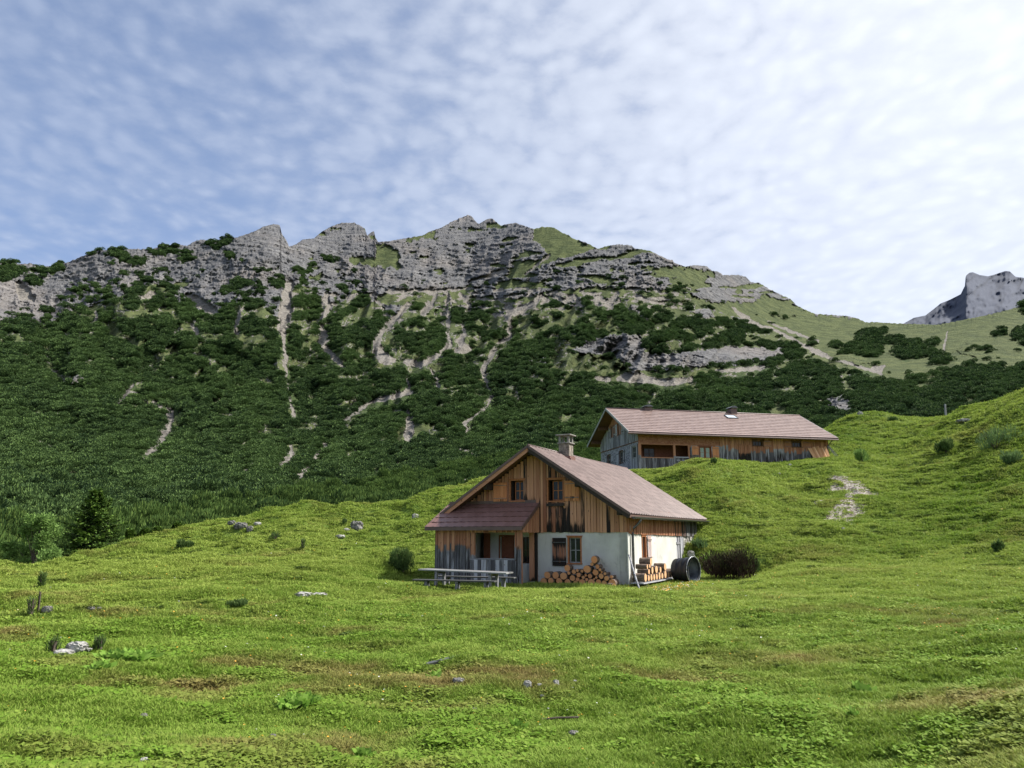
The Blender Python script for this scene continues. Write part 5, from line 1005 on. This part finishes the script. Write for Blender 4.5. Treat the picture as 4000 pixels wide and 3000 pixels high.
# ------------------------------------------------------------------ planks leaning at the end of the barn
pls = []
for k in range(12):
    x0 = 13.85+k*.115+random.uniform(-.02, .02); L = random.uniform(1.05, 1.3); x, y, _ = b2w(x0+.05*k*.12, -.55+random.uniform(-.05, .05)); g0 = zz(x, y); xt, yt, zt = b2w(x0-.18+.02*k, -.10, 0)
    p = Vector((x, y, max(g0, BZ+1.1)-.02)); q = Vector((xt, yt, p.z+.92+random.uniform(-.06, .1))); mb = MB(); mb.beam((0, 0, 0), q-p, .11, .022, (random.random()*.9, .15*(k % 4 == 0), .0), (0, -1, 0))
    o = mb.build('plank', PLANK, None, loc=p); tag(o, '%s sawn plank from the left, leaning on the right end of the barn house' % ordn[k], 'plank', 'fresh planks leaning against the barn house')
for k, (xa, xb) in enumerate(((15.75, 15.30), (15.95, 15.40))):
    x, y, _ = b2w(xa, -.5); p = Vector((x, y, max(zz(x, y), BZ+1.1))); q = Vector(b2w(xb, -.1, 0)); q.z = p.z+.95; mb = MB(); mb.beam((0, 0, 0), q-p, .05, .05, (.5, .9, -.2), (0, -1, 0)); tag(mb.build('slat', PLANK if k else WZ, None, loc=p), '%s thin pale slat leaning at the far right corner of the barn house' % ('outer' if k else 'inner'), 'slat', 'slats at the barn corner')
# ------------------------------------------------------------------ rocks
ROCKS = []
def rock(u, v, w_, h_, label, name='limestone_rock', seed=0, dp=None, flat=.9, r=None, group='limestone rocks in the meadow'):
    """w_, h_ in photo pixels"""
    x, y, z = at(u, v); rr_ = math.hypot(x, y); W = w_*rr_/FPX; H = h_*rr_/FPX; D = dp or W*.7
    bm = __import__('bmesh').new(); __import__('bmesh').ops.create_icosphere(bm, subdivisions=4, radius=1.0); g = np.random.default_rng(seed+5)
    co = np.array([q.co[:] for q in bm.verts]); n1 = fbm(co[:, 0]*1.6+seed*3.1, co[:, 1]*1.6+co[:, 2]*1.3, 3, seed)*.45; n2 = ridged(co[:, 0]*2.6+seed, co[:, 2]*3.4+co[:, 1], 3, seed+3)*.22
    co = co*(1+n1+n2-.12)[:, None]; co = np.sign(co)*np.abs(co)**.8; co[:, 2] = np.round(co[:, 2]*5)/5*.35+co[:, 2]*.65
    for q, c in zip(bm.verts, co): q.co = (c[0]*W/2, c[1]*D/2, c[2]*H*.62+H*.18)
    m = bpy.data.meshes.new(name); bm.to_mesh(m); bm.free(); m.materials.append(LIMD if ('dark' in label or 'brown' in label or 'grey' in label) else LIME); o = bpy.data.objects.new(name, m); COL.objects.link(o); o.location = (x, y, z-H*.1+(.03 if rr_ < 25 else .05)); ROCKS.append((x, y, W*.55+.03)); o.rotation_euler = (0, 0, g.uniform(-.3, .3))
    return tag(o, label, 'rock', group)
RK = [(1392, 2068, 48, 38, 'dark craggy grey boulder alone on the upper meadow left of the hut'), (1622, 2024, 26, 18, 'small pale stone just left of the hut eaves'), (940, 2062, 46, 22, 'grey ledge of rock on the left skyline knoll, nearer the dead twigs'), (976, 2073, 26, 20, 'small grey block below the skyline ledge'), (905, 2052, 30, 14, 'low brown edged rock at the left end of the skyline ledge'), (1005, 2052, 26, 10, 'thin pale slab at the right end of the skyline ledge'),
      (1352, 2074, 26, 8, 'small flat pale stone left of the craggy boulder'), (1330, 2104, 36, 10, 'low half buried stone below the craggy boulder'), (185, 2390, 34, 18, 'brown grey boulder beside the twiggy bush at the far left'), (355, 2386, 24, 9, 'dark flat stone with a white edge on the left slope'), (386, 2383, 15, 6, 'small whitish stone next to the flat dark one'),
      (300, 2543, 66, 30, 'peaked white limestone outcrop at the lower left'), (245, 2560, 70, 14, 'flat cracked limestone slab running left of the white outcrop'), (345, 2550, 22, 8, 'small pale chip right of the white outcrop'), (1185, 2332, 62, 16, 'flat white limestone slab, left half, in the grass left of the benches'), (1245, 2330, 60, 14, 'flat white limestone slab, right half, in the grass left of the benches'),
      (560, 2990, 34, 12, 'reddish white stone at the bottom edge of the picture'), (560, 2812, 22, 11, 'small grey stone in the lower left grass'), (1790, 2668, 44, 14, 'cluster of broken pale stone in the brown turf left of centre'), (2060, 2692, 30, 26, 'upright white stone chip in the bare patch at centre'), (2172, 2684, 22, 24, 'curved white stone at the right of the bare patch'), (2108, 2686, 20, 8, 'flat white chip in the middle of the bare patch'),
      (2246, 2673, 14, 9, 'small white stone right of the bare patch'), (2118, 2732, 14, 6, 'lowest white pebble below the bare patch'), (2240, 2881, 36, 14, 'grey flat stone in the bright grass at the bottom centre'), (1064, 2892, 24, 13, 'dark round stone in the lower grass'), (1672, 2758, 14, 14, 'small grey stone in the grass below the metal strip'), (1855, 2786, 24, 10, 'flat brownish stone in the foreground turf'),
      (3360, 1620, 20, 11, 'white stone on the crest of the grassy mound right of the barn house'), (3768, 1650, 50, 10, 'pale ledge in the right hillside'), (2608, 1822, 22, 28, 'pale upright rock against the barn veranda boards'), (3086, 1823, 14, 7, 'small pink stone on the grass below the barn house'), (3043, 1860, 12, 7, 'small white stone on the knoll below the barn house'), (3295, 2071, 12, 7, 'small stone under the lower gravel scar'), (2700, 2182, 28, 24, 'pale block of stone beside the tub'), (2695, 2080, 30, 10, 'dark flat stone above the hut back corner')]
for i, q in enumerate(RK): rock(*q, seed=i*7+1)
# metal strip
x, y, z = at(1692, 2608); mb = MB(); mb.box((-.47, -.055, 0), (.47, .055, .02)); mb.box((-.47, -.055, .02), (.47, -.045, .05)); o = mb.build('metal_strip', GUT, None, loc=(x, y, z+.045), rot=(.25, -.12, .62)); tag(o, 'dark grey metal strip lying in the foreground grass', 'metal strip')
x, y, z = at(3695, 1630); mb = MB(); mb.box((-.06, -.06, -.3), (.06, .06, 1.15), (.5, .95, -.1)); tag(mb.build('fence_post', WZ, None, loc=(x, y, z), rot=(0, .05, .3)), 'lone grey post on the skyline of the right hillside', 'post')
x, y, z = at(2175, 2826); mb = MB(); mb.tube([(-.22, 0, .03), (0, .02, .05), (.24, .0, .06)], .012, 6); tag(mb.build('stick', TRUNK, None, loc=(x, y, z)), 'thin grey stick on the grass near the bottom centre', 'stick')
# ------------------------------------------------------------------ shrubs
def shrub(u, v, w_, h_, m, label, name='shrub', n=1400, size=.09, asp=.25, style='up', seed=1, cat='shrub', stems=True, group=None, spr=1.):
    x, y, z = at(u, v); rr_ = math.hypot(x, y); W = w_*rr_/FPX/2; H = h_*rr_/FPX
    t = empty(name, (x, y, z), 0, label, cat, group); q = np.random.default_rng(seed+900); L = [(q.uniform(-.6, .6), q.uniform(-.6, .6), q.uniform(.25, .75), q.uniform(.28, .42)) for _ in range(9 if name != 'heath_bank' else 22)]
    NL = len(L)
    def fn(g):
        if style == 'spike':
            k = g.integers(7); cx, cy, cz, cr = L[k]; s_ = g.random(); a = g.uniform(0, 6.28); rd = .18*(1-s_)+.03
            return ((cx*W*.8*(.4+.6*s_)+math.cos(a)*rd*W, cy*W*.8*(.4+.6*s_)+math.sin(a)*rd*W, H*s_*(.5+.7*cr*1.3)), (math.cos(a)*.6, math.sin(a)*.6, .7), s_)
        cx, cy, cz, cr = L[g.integers(NL)]; d = g.normal(size=3); d /= np.linalg.norm(d); s_ = g.uniform(.55, 1.0)
        p = ((cx+d[0]*cr*s_)*W, (cy+d[1]*cr*s_)*W, max(.0, (cz*.85+d[2]*cr*s_)*H))
        return p, ((d[0]*.5, d[1]*.5, .8+.4*g.random()) if style == 'up' else tuple(d+np.array([0, 0, .35]))), float(g.random() < .4)*max(0, d[2]+.4)
    V, F, C = leafset(n, fn, size, asp, seed); lnk('foliage', mkmesh('foliage', V, F, m, C), t)
    if stems:
        mb = MB(); g = random.Random(seed)
        for k in range(9): a = g.uniform(0, 6.28); s_ = g.uniform(.2, .75); mb.tube([(0, 0, -.05), (math.cos(a)*W*s_*.5, math.sin(a)*W*s_*.5, H*.35), (math.cos(a)*W*s_, math.sin(a)*W*s_, H*.78)], [.025, .016, .006], 5)
        mb.build('stems', TRUNK, t)
    return t
shrub(1572, 2240, 125, 102, SHRB, 'rounded dark green bush beside the left end of the long table', n=4200, size=.13, asp=.16, seed=1)
shrub(2735, 2150, 60, 34, SHRL, 'light green fern plants above the tub at the hut back corner', 'fern', n=260, size=.26, asp=.14, seed=2, cat='fern', stems=False)
shrub(2768, 2212, 36, 34, WEED, 'single bright green fern in front of the dark heath bank', 'fern', n=60, size=.35, asp=.2, seed=3, cat='fern', stems=False)
shrub(3695, 1772, 60, 48, SHRB, 'dark upright bush on the right hillside', n=1500, size=.22, asp=.2, seed=4); shrub(3900, 2160, 40, 36, SHRB, 'small dark bush at the right edge of the meadow', n=900, size=.12, asp=.25, seed=5)
shrub(3890, 1760, 150, 90, SHRL, 'wide loose grey green bush high on the right slope', n=1100, size=.2, asp=.16, seed=6); shrub(3945, 1815, 90, 50, SHRL, 'darker bush below the wide one on the right slope', n=900, size=.2, asp=.18, seed=7); shrub(3370, 1810, 60, 50, DECI, 'small pale green shrub right of the leaning planks', n=700, size=.2, asp=.2, seed=8)
shrub(2790, 1817, 28, 26, SHRB, 'tiny round pine bush on the knoll before the barn house', n=700, size=.12, asp=.25, seed=9); shrub(3488, 1648, 46, 16, SHRB, 'low dark bush on the grassy mound', n=500, size=.2, asp=.25, seed=10); shrub(1346, 2052, 24, 26, SHRB, 'small young pine left of the craggy boulder', n=500, size=.14, asp=.2, seed=11)
shrub(1182, 2150, 26, 44, SHRB, 'thin twiggy shrub in the middle of the left meadow', n=260, size=.12, asp=.2, style='spike', seed=12); shrub(1075, 2110, 60, 28, SHRB, 'sparse blue green tuft on the left meadow', n=260, size=.14, asp=.16, seed=13); shrub(118, 2412, 40, 72, SHRB, 'twiggy leafless bush at the far left edge', n=170, size=.08, asp=.16, style='spike', seed=14); shrub(148, 2395, 18, 80, SHRB, 'thin upright sapling right of the twiggy bush', n=70, size=.07, asp=.16, style='spike', seed=15)
shrub(160, 2296, 40, 50, SHRB, 'small grey green shrub below the pale tree', n=260, size=.12, asp=.2, style='spike', seed=16); shrub(205, 2556, 44, 52, SHRB, 'bluish thistle like bush left of the white outcrop', n=260, size=.06, asp=.2, seed=17); shrub(388, 2546, 40, 52, SHRB, 'bluish thistle like bush right of the white outcrop', n=300, size=.06, asp=.2, seed=18)
shrub(715, 2142, 70, 26, SHRB, 'brownish low heath cushion at the edge of the left meadow', n=1400, size=.16, asp=.2, seed=19, stems=False); shrub(925, 2372, 90, 22, SHRB, 'dark low ground juniper on the left slope', n=600, size=.08, asp=.25, seed=20, stems=False)
hb = shrub(2842, 2264, 230, 112, HEATH, 'dark brown heath bank beside the tub', 'heath_bank', n=9000, size=.13, asp=.16, seed=21, cat='heath', stems=False)
shrub(2950, 2240, 36, 60, SHRB, 'green leafy plants at the right end of the heath bank', n=500, size=.12, asp=.3, seed=22, stems=False)
# weeds with broad leaves
def weed(u, v, w_, h_, label, n, seed, size=.10):
    x, y, z = at(u, v); rr_ = math.hypot(x, y); W = w_*rr_/FPX/2; D = h_*rr_/FPX*2.2
    def fn(g): a = g.uniform(0, 6.28); q = math.sqrt(g.random()); px, py_ = math.cos(a)*q*W, math.sin(a)*q*D; return (px, py_, zz(x+px, y+py_)-z+.02+g.uniform(0, .05)), (math.cos(g.uniform(0, 6.28)), math.sin(g.uniform(0, 6.28)), g.uniform(.3, 1.0)), float(g.random())
    V, F, C = leafset(n, fn, size, .5, seed); o = bpy.data.objects.new('weed_patch', mkmesh('weed_patch', V, F, WEED, C)); COL.objects.link(o); o.location = (x, y, z); tag(o, label, 'weeds', 'broad leaved weeds in the meadow')
weed(1165, 2760, 140, 42, 'broad leaved weed clump in the lower left centre', 260, 31); weed(500, 2580, 170, 34, 'long bright weed patch right of the white outcrop', 420, 32, .12); weed(390, 2625, 60, 20, 'small weed clump below the white outcrop', 80, 33); weed(1690, 2662, 50, 26, 'pale weed below the metal strip', 40, 34, .1); weed(3372, 2712, 60, 30, 'single bright broad leaved weed at the right', 30, 35, .1)
weed(2030, 2858, 60, 14, 'weed leaves at the bottom left of centre', 26, 36, .07); weed(1420, 2975, 70, 30, 'broad weed leaves at the bottom edge', 60, 37, .07); weed(3330, 2815, 40, 14, 'small weed below the bright one at the right', 24, 38, .06); weed(1580, 2415, 60, 12, 'darker weed tuft in the grass below the benches', 50, 39, .08)
# ------------------------------------------------------------------ trees at the left
def conifer(u, vb, vt, wpx, r, label, seed):
    p = pr(u, vb, r); top_ = pr(u, vt, r); H = top_.z-p.z; W = wpx*r/FPX/2; t = empty('spruce_tree', p, 0, label, 'tree'); g = np.random.default_rng(seed)
    mb = MB(); mb.tube([(0, 0, -.6), (.03, 0, H*.4), (0, .02, H*.8), (0, 0, H*.98)], [.16, .11, .05, .015], 8); V = []; F = []; C = []
    nb_ = 120
    for k in range(nb_):
        f = (k/nb_)**.85; zc_ = H*(.03+.95*f); a = k*2.4+g.uniform(-.3, .3); L_ = W*(1-f)**.8*g.uniform(.55, 1.2)*(1+.22*math.sin(a*1.5+seed)*math.sin(f*9+seed))+.12; dr = -.25*(1-f)+.25*f
        pts = [Vector((math.cos(a)*L_*q, math.sin(a)*L_*q, zc_+L_*q*dr+.18*L_*q*q)) for q in (0, .4, .75, 1)]; mb.tube(pts, [.03*(1-f)+.008, .02*(1-f)+.006, .008, .004], 4, cap=False)
        for i in range(int(90+260*(1-f))):
            q = g.uniform(.12, 1.05)**.8; c0 = Vector((math.cos(a)*L_*q, math.sin(a)*L_*q, zc_+L_*q*dr+.18*L_*q*q)); sd2 = g.normal(0, .16*L_*(1.1-q*.6)); c0 += Vector((-math.sin(a)*sd2, math.cos(a)*sd2, g.normal(0, .05)-.03))
            dd = Vector((math.cos(a)+g.normal()*.6, math.sin(a)+g.normal()*.6, g.normal()*.35+.1)).normalized(); s_ = g.uniform(.10, .2); sd3 = dd.cross(Vector((0, 0, 1))).normalized()*s_*.5; b = len(V)
            V += [c0-sd3, c0+sd3, c0+dd*s_]; F.append((b, b+1, b+2)); tp = float(q > .6)*g.random(); C += [(tp*.4, 0, 0)]*2+[(tp, 0, 0)]  # outer needles coloured brighter to paint the crown's lit edges
    mb.build('trunk', TRUNK, t); lnk('crown', mkmesh('crown', V, F, SPRU, C), t)
conifer(345, 2245, 1908, 300, 58., 'tall dark spruce standing behind the left edge of the meadow', 71)
def broadleaf(u, vb, vt, wpx, r, label, seed, n=9000):
    p = pr(u, vb, r); H = pr(u, vt, r).z-p.z; W = wpx*r/FPX/2; t = empty('broadleaf_tree', p, 0, label, 'tree'); q = np.random.default_rng(seed); mb = MB(); L = []
    for k in range(26):
        f = q.uniform(.12, .95); a = q.uniform(0, 6.28); rd = W*(1-abs(f-.35)**1.3*1.3)*q.uniform(.25, .8); L.append((math.cos(a)*rd, math.sin(a)*rd, H*f, q.uniform(.16, .30)*W)); e = Vector(L[-1][:3]); mb.tube([(0, 0, -.3), (e.x*.3, e.y*.3, e.z*.45), e], [.05, .03, .008], 5, cap=False)
    def fn(g):
        cx, cy, cz, cr = L[g.integers(26)]; d = g.normal(size=3); d /= np.linalg.norm(d); s_ = g.uniform(.3, 1.0); return (cx+d[0]*cr*s_, cy+d[1]*cr*s_, max(.05, cz+d[2]*cr*s_*1.1)), (d[0]+g.normal()*.5, d[1]+g.normal()*.5, d[2]*.5+.3), float(g.random() < .4)
    V, F, C = leafset(n, fn, .13, .5, seed); mb.build('trunk', TRUNK, t); lnk('crown', mkmesh('crown', V, F, DECI, C), t)
broadleaf(130, 2250, 2015, 200, 55., 'pale green broadleaf tree left of the dark spruce', 72); broadleaf(20, 2260, 2120, 100, 56., 'smaller pale bush tree at the left edge of the picture', 73, 4000)
for k, (u, vb, vt, w_) in enumerate(((500, 2175, 2070, 50), (560, 2150, 2068, 44), (610, 2135, 2062, 46), (690, 2110, 2045, 40))): conifer(u, vb, vt, w_*1.3, 59., ['young pine just right of the dark spruce', 'second young pine right of the dark spruce', 'third young pine behind the sloping meadow edge', 'fourth young pine, farthest right of the spruce'][k], 80+k)
def tuft(name, seed, n=16, h=.11, spread=.07, wd=.006):
    g = np.random.default_rng(seed); V = []; F = []; C = []
    for i in range(n):
        a = g.uniform(0, 6.28); r_ = spread*math.sqrt(g.random()); x, y = r_*math.cos(a), r_*math.sin(a); hh = h*g.uniform(.5, 1.2)
        la = g.uniform(0, 6.28); ln = hh*g.uniform(.2, .9); dx, dy = math.cos(la)*ln, math.sin(la)*ln; sa = la+1.57+g.normal()*.5; wx, wy = math.cos(sa)*wd, math.sin(sa)*wd; b = len(V)
        V += [(x-wx, y-wy, -.01), (x+wx, y+wy, -.01), (x+dx*.4+wx*.8, y+dy*.4+wy*.8, hh*.6), (x+dx*.4-wx*.8, y+dy*.4-wy*.8, hh*.6), (x+dx, y+dy, hh)]
        F += [(b, b+1, b+2, b+3), (b+3, b+2, b+4)]; k = g.random(); C += [(0, 0, 0)]*2+[(k*.6, 0, 0)]*2+[(k, 0, 0)]
    return bpy.data.objects.new(name, mkmesh(name, V, F, GRASS, C))
def flower(name):
    V = []; F = []
    for k in range(6):
        a0, a1 = k*1.047, k*1.047+.8; b = len(V); V += [(0, 0, .1), (.02*math.cos(a0), .02*math.sin(a0), .112), (.02*math.cos(a1), .02*math.sin(a1), .112)]; F.append((b, b+1, b+2))
    return bpy.data.objects.new(name, mkmesh(name, V, F, FLOW))
def scatter(name, pts, rot, scl, idx, tint, dry, sources, kind='stuff', label=None, cat=None):
    """one object whose geometry nodes put one of the source clumps on each point"""
    sc = bpy.data.collections.new(name+'_sources')
    for i, s_ in enumerate(sources): s_.name = '%s_%02d' % (name, i); sc.objects.link(s_)
    m = bpy.data.meshes.new(name); m.vertices.add(len(pts)); m.vertices.foreach_set('co', np.asarray(pts, np.float32).ravel())
    def at_(n, ty, d, f='value'): A_ = m.attributes.new(n, ty, 'POINT'); A_.data.foreach_set(f, d.ravel())
    at_('rot', 'FLOAT_VECTOR', np.asarray(rot, np.float32), 'vector'); at_('scl', 'FLOAT_VECTOR', np.asarray(scl, np.float32), 'vector')
    at_('idx', 'INT', np.asarray(idx, np.int32)); at_('tint', 'FLOAT', np.asarray(tint, np.float32)); at_('dry', 'FLOAT', np.asarray(dry, np.float32))
    o = bpy.data.objects.new(name, m); COL.objects.link(o); tag(o, label, cat, None, kind)
    ng = bpy.data.node_groups.new(name, 'GeometryNodeTree'); ng.interface.new_socket('Geometry', in_out='INPUT', socket_type='NodeSocketGeometry'); ng.interface.new_socket('Geometry', in_out='OUTPUT', socket_type='NodeSocketGeometry')
    N = ng.nodes; gi = N.new('NodeGroupInput'); go = N.new('NodeGroupOutput'); ip = N.new('GeometryNodeInstanceOnPoints'); ci = N.new('GeometryNodeCollectionInfo')
    ci.inputs[0].default_value = sc; ci.inputs[1].default_value = True; ci.inputs[2].default_value = True
    def na(n, ty): q = N.new('GeometryNodeInputNamedAttribute'); q.data_type = ty; q.inputs[0].default_value = n; return q.outputs[0]
    k = ng.links.new; k(gi.outputs[0], ip.inputs['Points']); k(ci.outputs[0], ip.inputs['Instance']); ip.inputs['Pick Instance'].default_value = True
    k(na('idx', 'INT'), ip.inputs['Instance Index']); k(na('rot', 'FLOAT_VECTOR'), ip.inputs['Rotation']); k(na('scl', 'FLOAT_VECTOR'), ip.inputs['Scale']); k(ip.outputs[0], go.inputs[0])
    md = o.modifiers.new('scatter', 'NODES'); md.node_group = ng; return o
# dwarf pines on the mountain
N = 150000
u = rng.uniform(-150, 4150, N); v = rng.uniform(930, 2235, N); v = v[:]; sk_ = np.interp(u, SK[:, 0], SK[:, 1])
ok = (v > sk_-2) & ~((u > 2560) & (v > 1860)); u = u[ok]; v = v[ok]
s1, t1, pn, cl, k1, p1 = classify(u, v)
for du, dv in ((0, -16), (9, -5), (-9, -5), (0, -32), (15, -14), (-15, -14)):
    s9, t9, p9, *_ = classify(u+du, v+dv); pn &= ~((s9 > .5) & ((v > 1400) | (abs(dv)+abs(du) < 20)))
rare = (rng.random(len(u)) < .035) & t1 & (v > p1-60); ok = (pn | rare) & (rng.random(len(u)) < np.interp(v, [1000, 1500, 1900, 2200], [1.0, .6, .35, .26])); u = u[ok]; v = v[ok]
pts, rad = on_mtn(u, v); n = len(u)
size = rad/3000.*np.interp(v, [1000, 1400, 1800, 2000, 2230], [22, 30, 44, 62, 82])*rng.uniform(.5, 1.5, n)*(1+.35*fbm(u*.02, v*.02, 2, 7))
size = np.maximum(size, 1.2); pts[:, 2] -= size*.12
rot = np.c_[rng.normal(0, .12, n), rng.normal(0, .12, n), rng.uniform(0, 6.28, n)]
tall = np.where(rng.random(n) < .25*sst(v, 1850, 2050), 1.5, 1.0)
scl = np.c_[size*rng.uniform(.9, 1.3, n), size*rng.uniform(.9, 1.3, n), size*rng.uniform(.75, 1.1, n)*tall]
tn = np.clip(.35+1.3*fbm(u*.0045, v*.007, 3, 201)+rng.normal(0, .2, n)+.25*sst(u, 1700, 300)*sst(v, 1100, 1700)-.22*sst(u, 2200, 3200), 0, 1)
near = v > np.interp(u, [-200, 400, 900, 1400, 1900, 2500], [2120, 2080, 1985, 1905, 1800, 1750])
src = [clumpmesh('dwarf_pine_clump', PINE, 1100, .075, .5, 100+i) for i in range(5)]
m_ = ~near; scatter('dwarf_pines', pts[m_], rot[m_], scl[m_], rng.integers(0, 5, m_.sum()), tn[m_], tn[m_]*0, src, 'stuff', 'dark green dwarf pine thicket covering the lower mountain slopes', 'dwarf pines')
src = [clumpmesh('near_pine_clump', PINEN, 2200, .085, .3, 140+i, 'upright') for i in range(4)]
scatter('pine_thicket', pts[near], rot[near]*.5, scl[near]*[1, 1, 1.15], rng.integers(0, 4, near.sum()), tn[near], tn[near]*0, src, 'stuff', 'brighter green upright pine thicket at the foot of the slope, right behind the meadow', 'pines')
# grass
def on_poly_free(x, y):
    hx, hy = loc2(x, y, HUT, HROT); h = (hx > -7.75) & (hx < .03) & (hy > -.02) & (hy < 10.8) | (hx > -7.7) & (hx < -3.75) & (hy > -1.55) & (hy < .1)
    bx, by = loc2(x, y, BARN, BROT); return ~(h | (bx > 0) & (bx < 15.5) & (by > 0) & (by < 8))
N = 430000; u = rng.uniform(-120, 4120, N); rmin, rmax = 4.6, 88.
inv = rng.uniform(1/rmax**1.0, 1/rmin**1.0, N); r_ = 1/inv; far = rng.random(N) < .42; r_ = np.where(far, np.exp(rng.uniform(math.log(22), math.log(88), N)), r_)
NS = 110000; us = np.where(rng.random(NS) < .5, rng.uniform(-2600, -120, NS), rng.uniform(4120, 6600, NS)); u = np.r_[u, us]; r_ = np.r_[r_, np.where(rng.random(NS) < .5, 1/rng.uniform(1/60., 1/5., NS), np.exp(rng.uniform(math.log(15), math.log(80), NS)))]
a_, _ = ray(u, 2300); x = r_*np.sin(a_); y = r_*np.cos(a_); ok = on_poly_free(x, y); x, y, r_ = x[ok], y[ok], r_[ok]
z = zg(x, y); pr = (z-CZ)/r_; e1 = zg(x*.96, y*.96); vis = pr > -1; ok = (rng.random(len(x)) > gravel(x, y)*.85)
for rx, ry, rr0 in ROCKS: ok &= np.hypot(x-rx, (y-ry)*.7) > rr0*.85
x, y, z, r_ = x[ok], y[ok], z[ok], r_[ok]
n = len(x); tint, dry = tones(x, y); tint = np.clip(tint+rng.normal(0, .13, n), 0, 1); dry = np.clip(dry+rng.normal(0, .1, n), 0, 1)*.8
gs = np.interp(r_, [5, 12, 30, 60, 88], [.68, 1.0, 1.7, 2.8, 3.6])*rng.uniform(.7, 1.35, n); hz = np.interp(r_, [5, 12, 30, 88], [.42, .55, .9, 1.4])*rng.uniform(.6, 1.4, n)*(1+.5*np.clip(fbm(x*.5, y*.5, 2, 401), -1, 1))
hx, hy = loc2(x, y, HUT, HROT); wall = sst(np.minimum(np.abs(hy+1.55)+(hx > .2)*9, np.abs(hx-.15)+(hy < -.2)*9), .6, .1); hz = hz*(1+1.1*wall*(hx < .6)*(hy > -2.2)*(hy < 9))
src = [tuft('grass_tuft', 500+i, 26, .055+.015*(i % 3), .095, .0065) for i in range(6)]
scatter('grass', np.c_[x, y, z], np.c_[rng.normal(0, .1, n), rng.normal(0, .1, n), rng.uniform(0, 6.28, n)], np.c_[gs, gs, hz], rng.integers(0, 6, n), tint, dry, src, 'stuff', 'short green alpine meadow grass with yellow and brown patches', 'grass')
# small round leaved herbs between the blades
def herb(name, seed):
    g = np.random.default_rng(seed); V = []; F = []; C = []
    for i in range(26):
        a = g.uniform(0, 6.28); q = .11*math.sqrt(g.random()); x0, y0, z0 = q*math.cos(a), q*math.sin(a), g.uniform(.015, .05); s0 = g.uniform(.008, .018); tx, ty = g.normal(0, .35, 2); b = len(V)
        V += [(x0+s0*math.cos(k*1.047), y0+s0*math.sin(k*1.047), z0+s0*(tx*math.cos(k*1.047)+ty*math.sin(k*1.047))) for k in range(6)]; F.append(tuple(range(b, b+6))); C += [(g.random()*.5, 0, 0)]*6
    return bpy.data.objects.new(name, mkmesh(name, V, F, GRASS, C))
N = 24000; u = rng.uniform(-100, 4100, N); r_ = 1/rng.uniform(1/32., 1/4.8, N); a_, _ = ray(u, 2300); x = r_*np.sin(a_); y = r_*np.cos(a_); ok = on_poly_free(x, y) & (fbm(x*.6, y*.6, 3, 711)+.4*fbm(x*2.5, y*2.5, 2, 713) > .06)
for rx, ry, rr0 in ROCKS: ok &= np.hypot(x-rx, (y-ry)*.7) > rr0
x, y, r_ = x[ok], y[ok], r_[ok]; n = len(x); tint, dry = tones(x, y); s_ = np.interp(r_, [5, 32], [.9, 2.0])*rng.uniform(.7, 1.3, n)
scatter('meadow_herbs', np.c_[x, y, zg(x, y)], np.c_[rng.normal(0, .1, n), rng.normal(0, .1, n), rng.uniform(0, 6.28, n)], np.c_[s_, s_, s_], rng.integers(0, 3, n), np.clip(tint*.7+rng.normal(0, .2, n), 0, 1), dry*.7, [herb('herb', 720+i) for i in range(3)], 'stuff', 'small round leaved herbs growing low between the grass blades', 'herbs')
# low cushions of heath and herbs that give the turf its lumpy look
N = 3600; u = rng.uniform(-100, 4100, N); r_ = np.exp(rng.uniform(math.log(7), math.log(80), N)); a_, _ = ray(u, 2300); x = r_*np.sin(a_); y = r_*np.cos(a_)
dn_ = fbm(x*.18+4, y*.26, 3, 611)+.5*fbm(x*.8, y*.8, 2, 613); hx, hy = loc2(x, y, HUT, HROT); ok = on_poly_free(x, y) & (dn_ > .02) & (gravel(x, y) < .5) & ((r_ > 30) | (rng.random(N) < .35)) & (np.maximum(np.maximum(-9-hx, hx-2.5), np.maximum(-4-hy, hy-8)) > 0)
x, y, r_ = x[ok], y[ok], r_[ok]; n = len(x); s_ = rng.uniform(.25, .75, n)*np.interp(r_, [7, 30, 80], [.5, 1, 1.6])
src = [clumpmesh('heath_cushion', CUSH, 420, .11, .4, 640+i) for i in range(3)]
scatter('ground_cover', np.c_[x, y, zg(x, y)-.03], np.c_[n*[0], n*[0], rng.uniform(0, 6.28, n)], np.c_[s_*1.5, s_, s_*rng.uniform(.12, .28, n)], rng.integers(0, 3, n), rng.random(n), np.zeros(n), src, 'stuff', 'low dark green heath cushions and herbs dotted over the meadow slopes', 'ground cover')
# small flowers
N = 2600; u = rng.uniform(0, 4000, N); r_ = np.exp(rng.uniform(math.log(6), math.log(45), N)); a_, _ = ray(u, 2300); x = r_*np.sin(a_); y = r_*np.cos(a_)
xb = rng.uniform(-.2, 5.2, 420); yb = rng.normal(0, .35, 420); lx = 1.5+.35*yb; c_, s_ = math.cos(HROT), math.sin(HROT); fx = HUT[0]+(1.7+yb)*c_-(xb-2)*s_; fy = HUT[1]+(1.7+yb)*s_+(xb-2)*c_
keep = fbm(x*.3, y*.3, 2, 431) > -.05; x = np.r_[x[keep], fx]; y = np.r_[y[keep], fy]; ok = on_poly_free(x, y); x, y = x[ok], y[ok]; n = len(x); r_ = np.hypot(x, y)
fs = np.interp(r_, [6, 15, 45], [.45, .8, 1.5]); scatter('wildflowers', np.c_[x, y, zg(x, y)], np.c_[rng.normal(0, .3, n), rng.normal(0, .3, n), rng.uniform(0, 6, n)], np.c_[fs, fs, fs*.75], np.zeros(n), rng.random(n)*.7*(np.arange(n) < n), np.zeros(n), [flower('meadow_flower')], 'stuff', 'tiny yellow orange and white flowers dotted through the meadow grass', 'flowers')
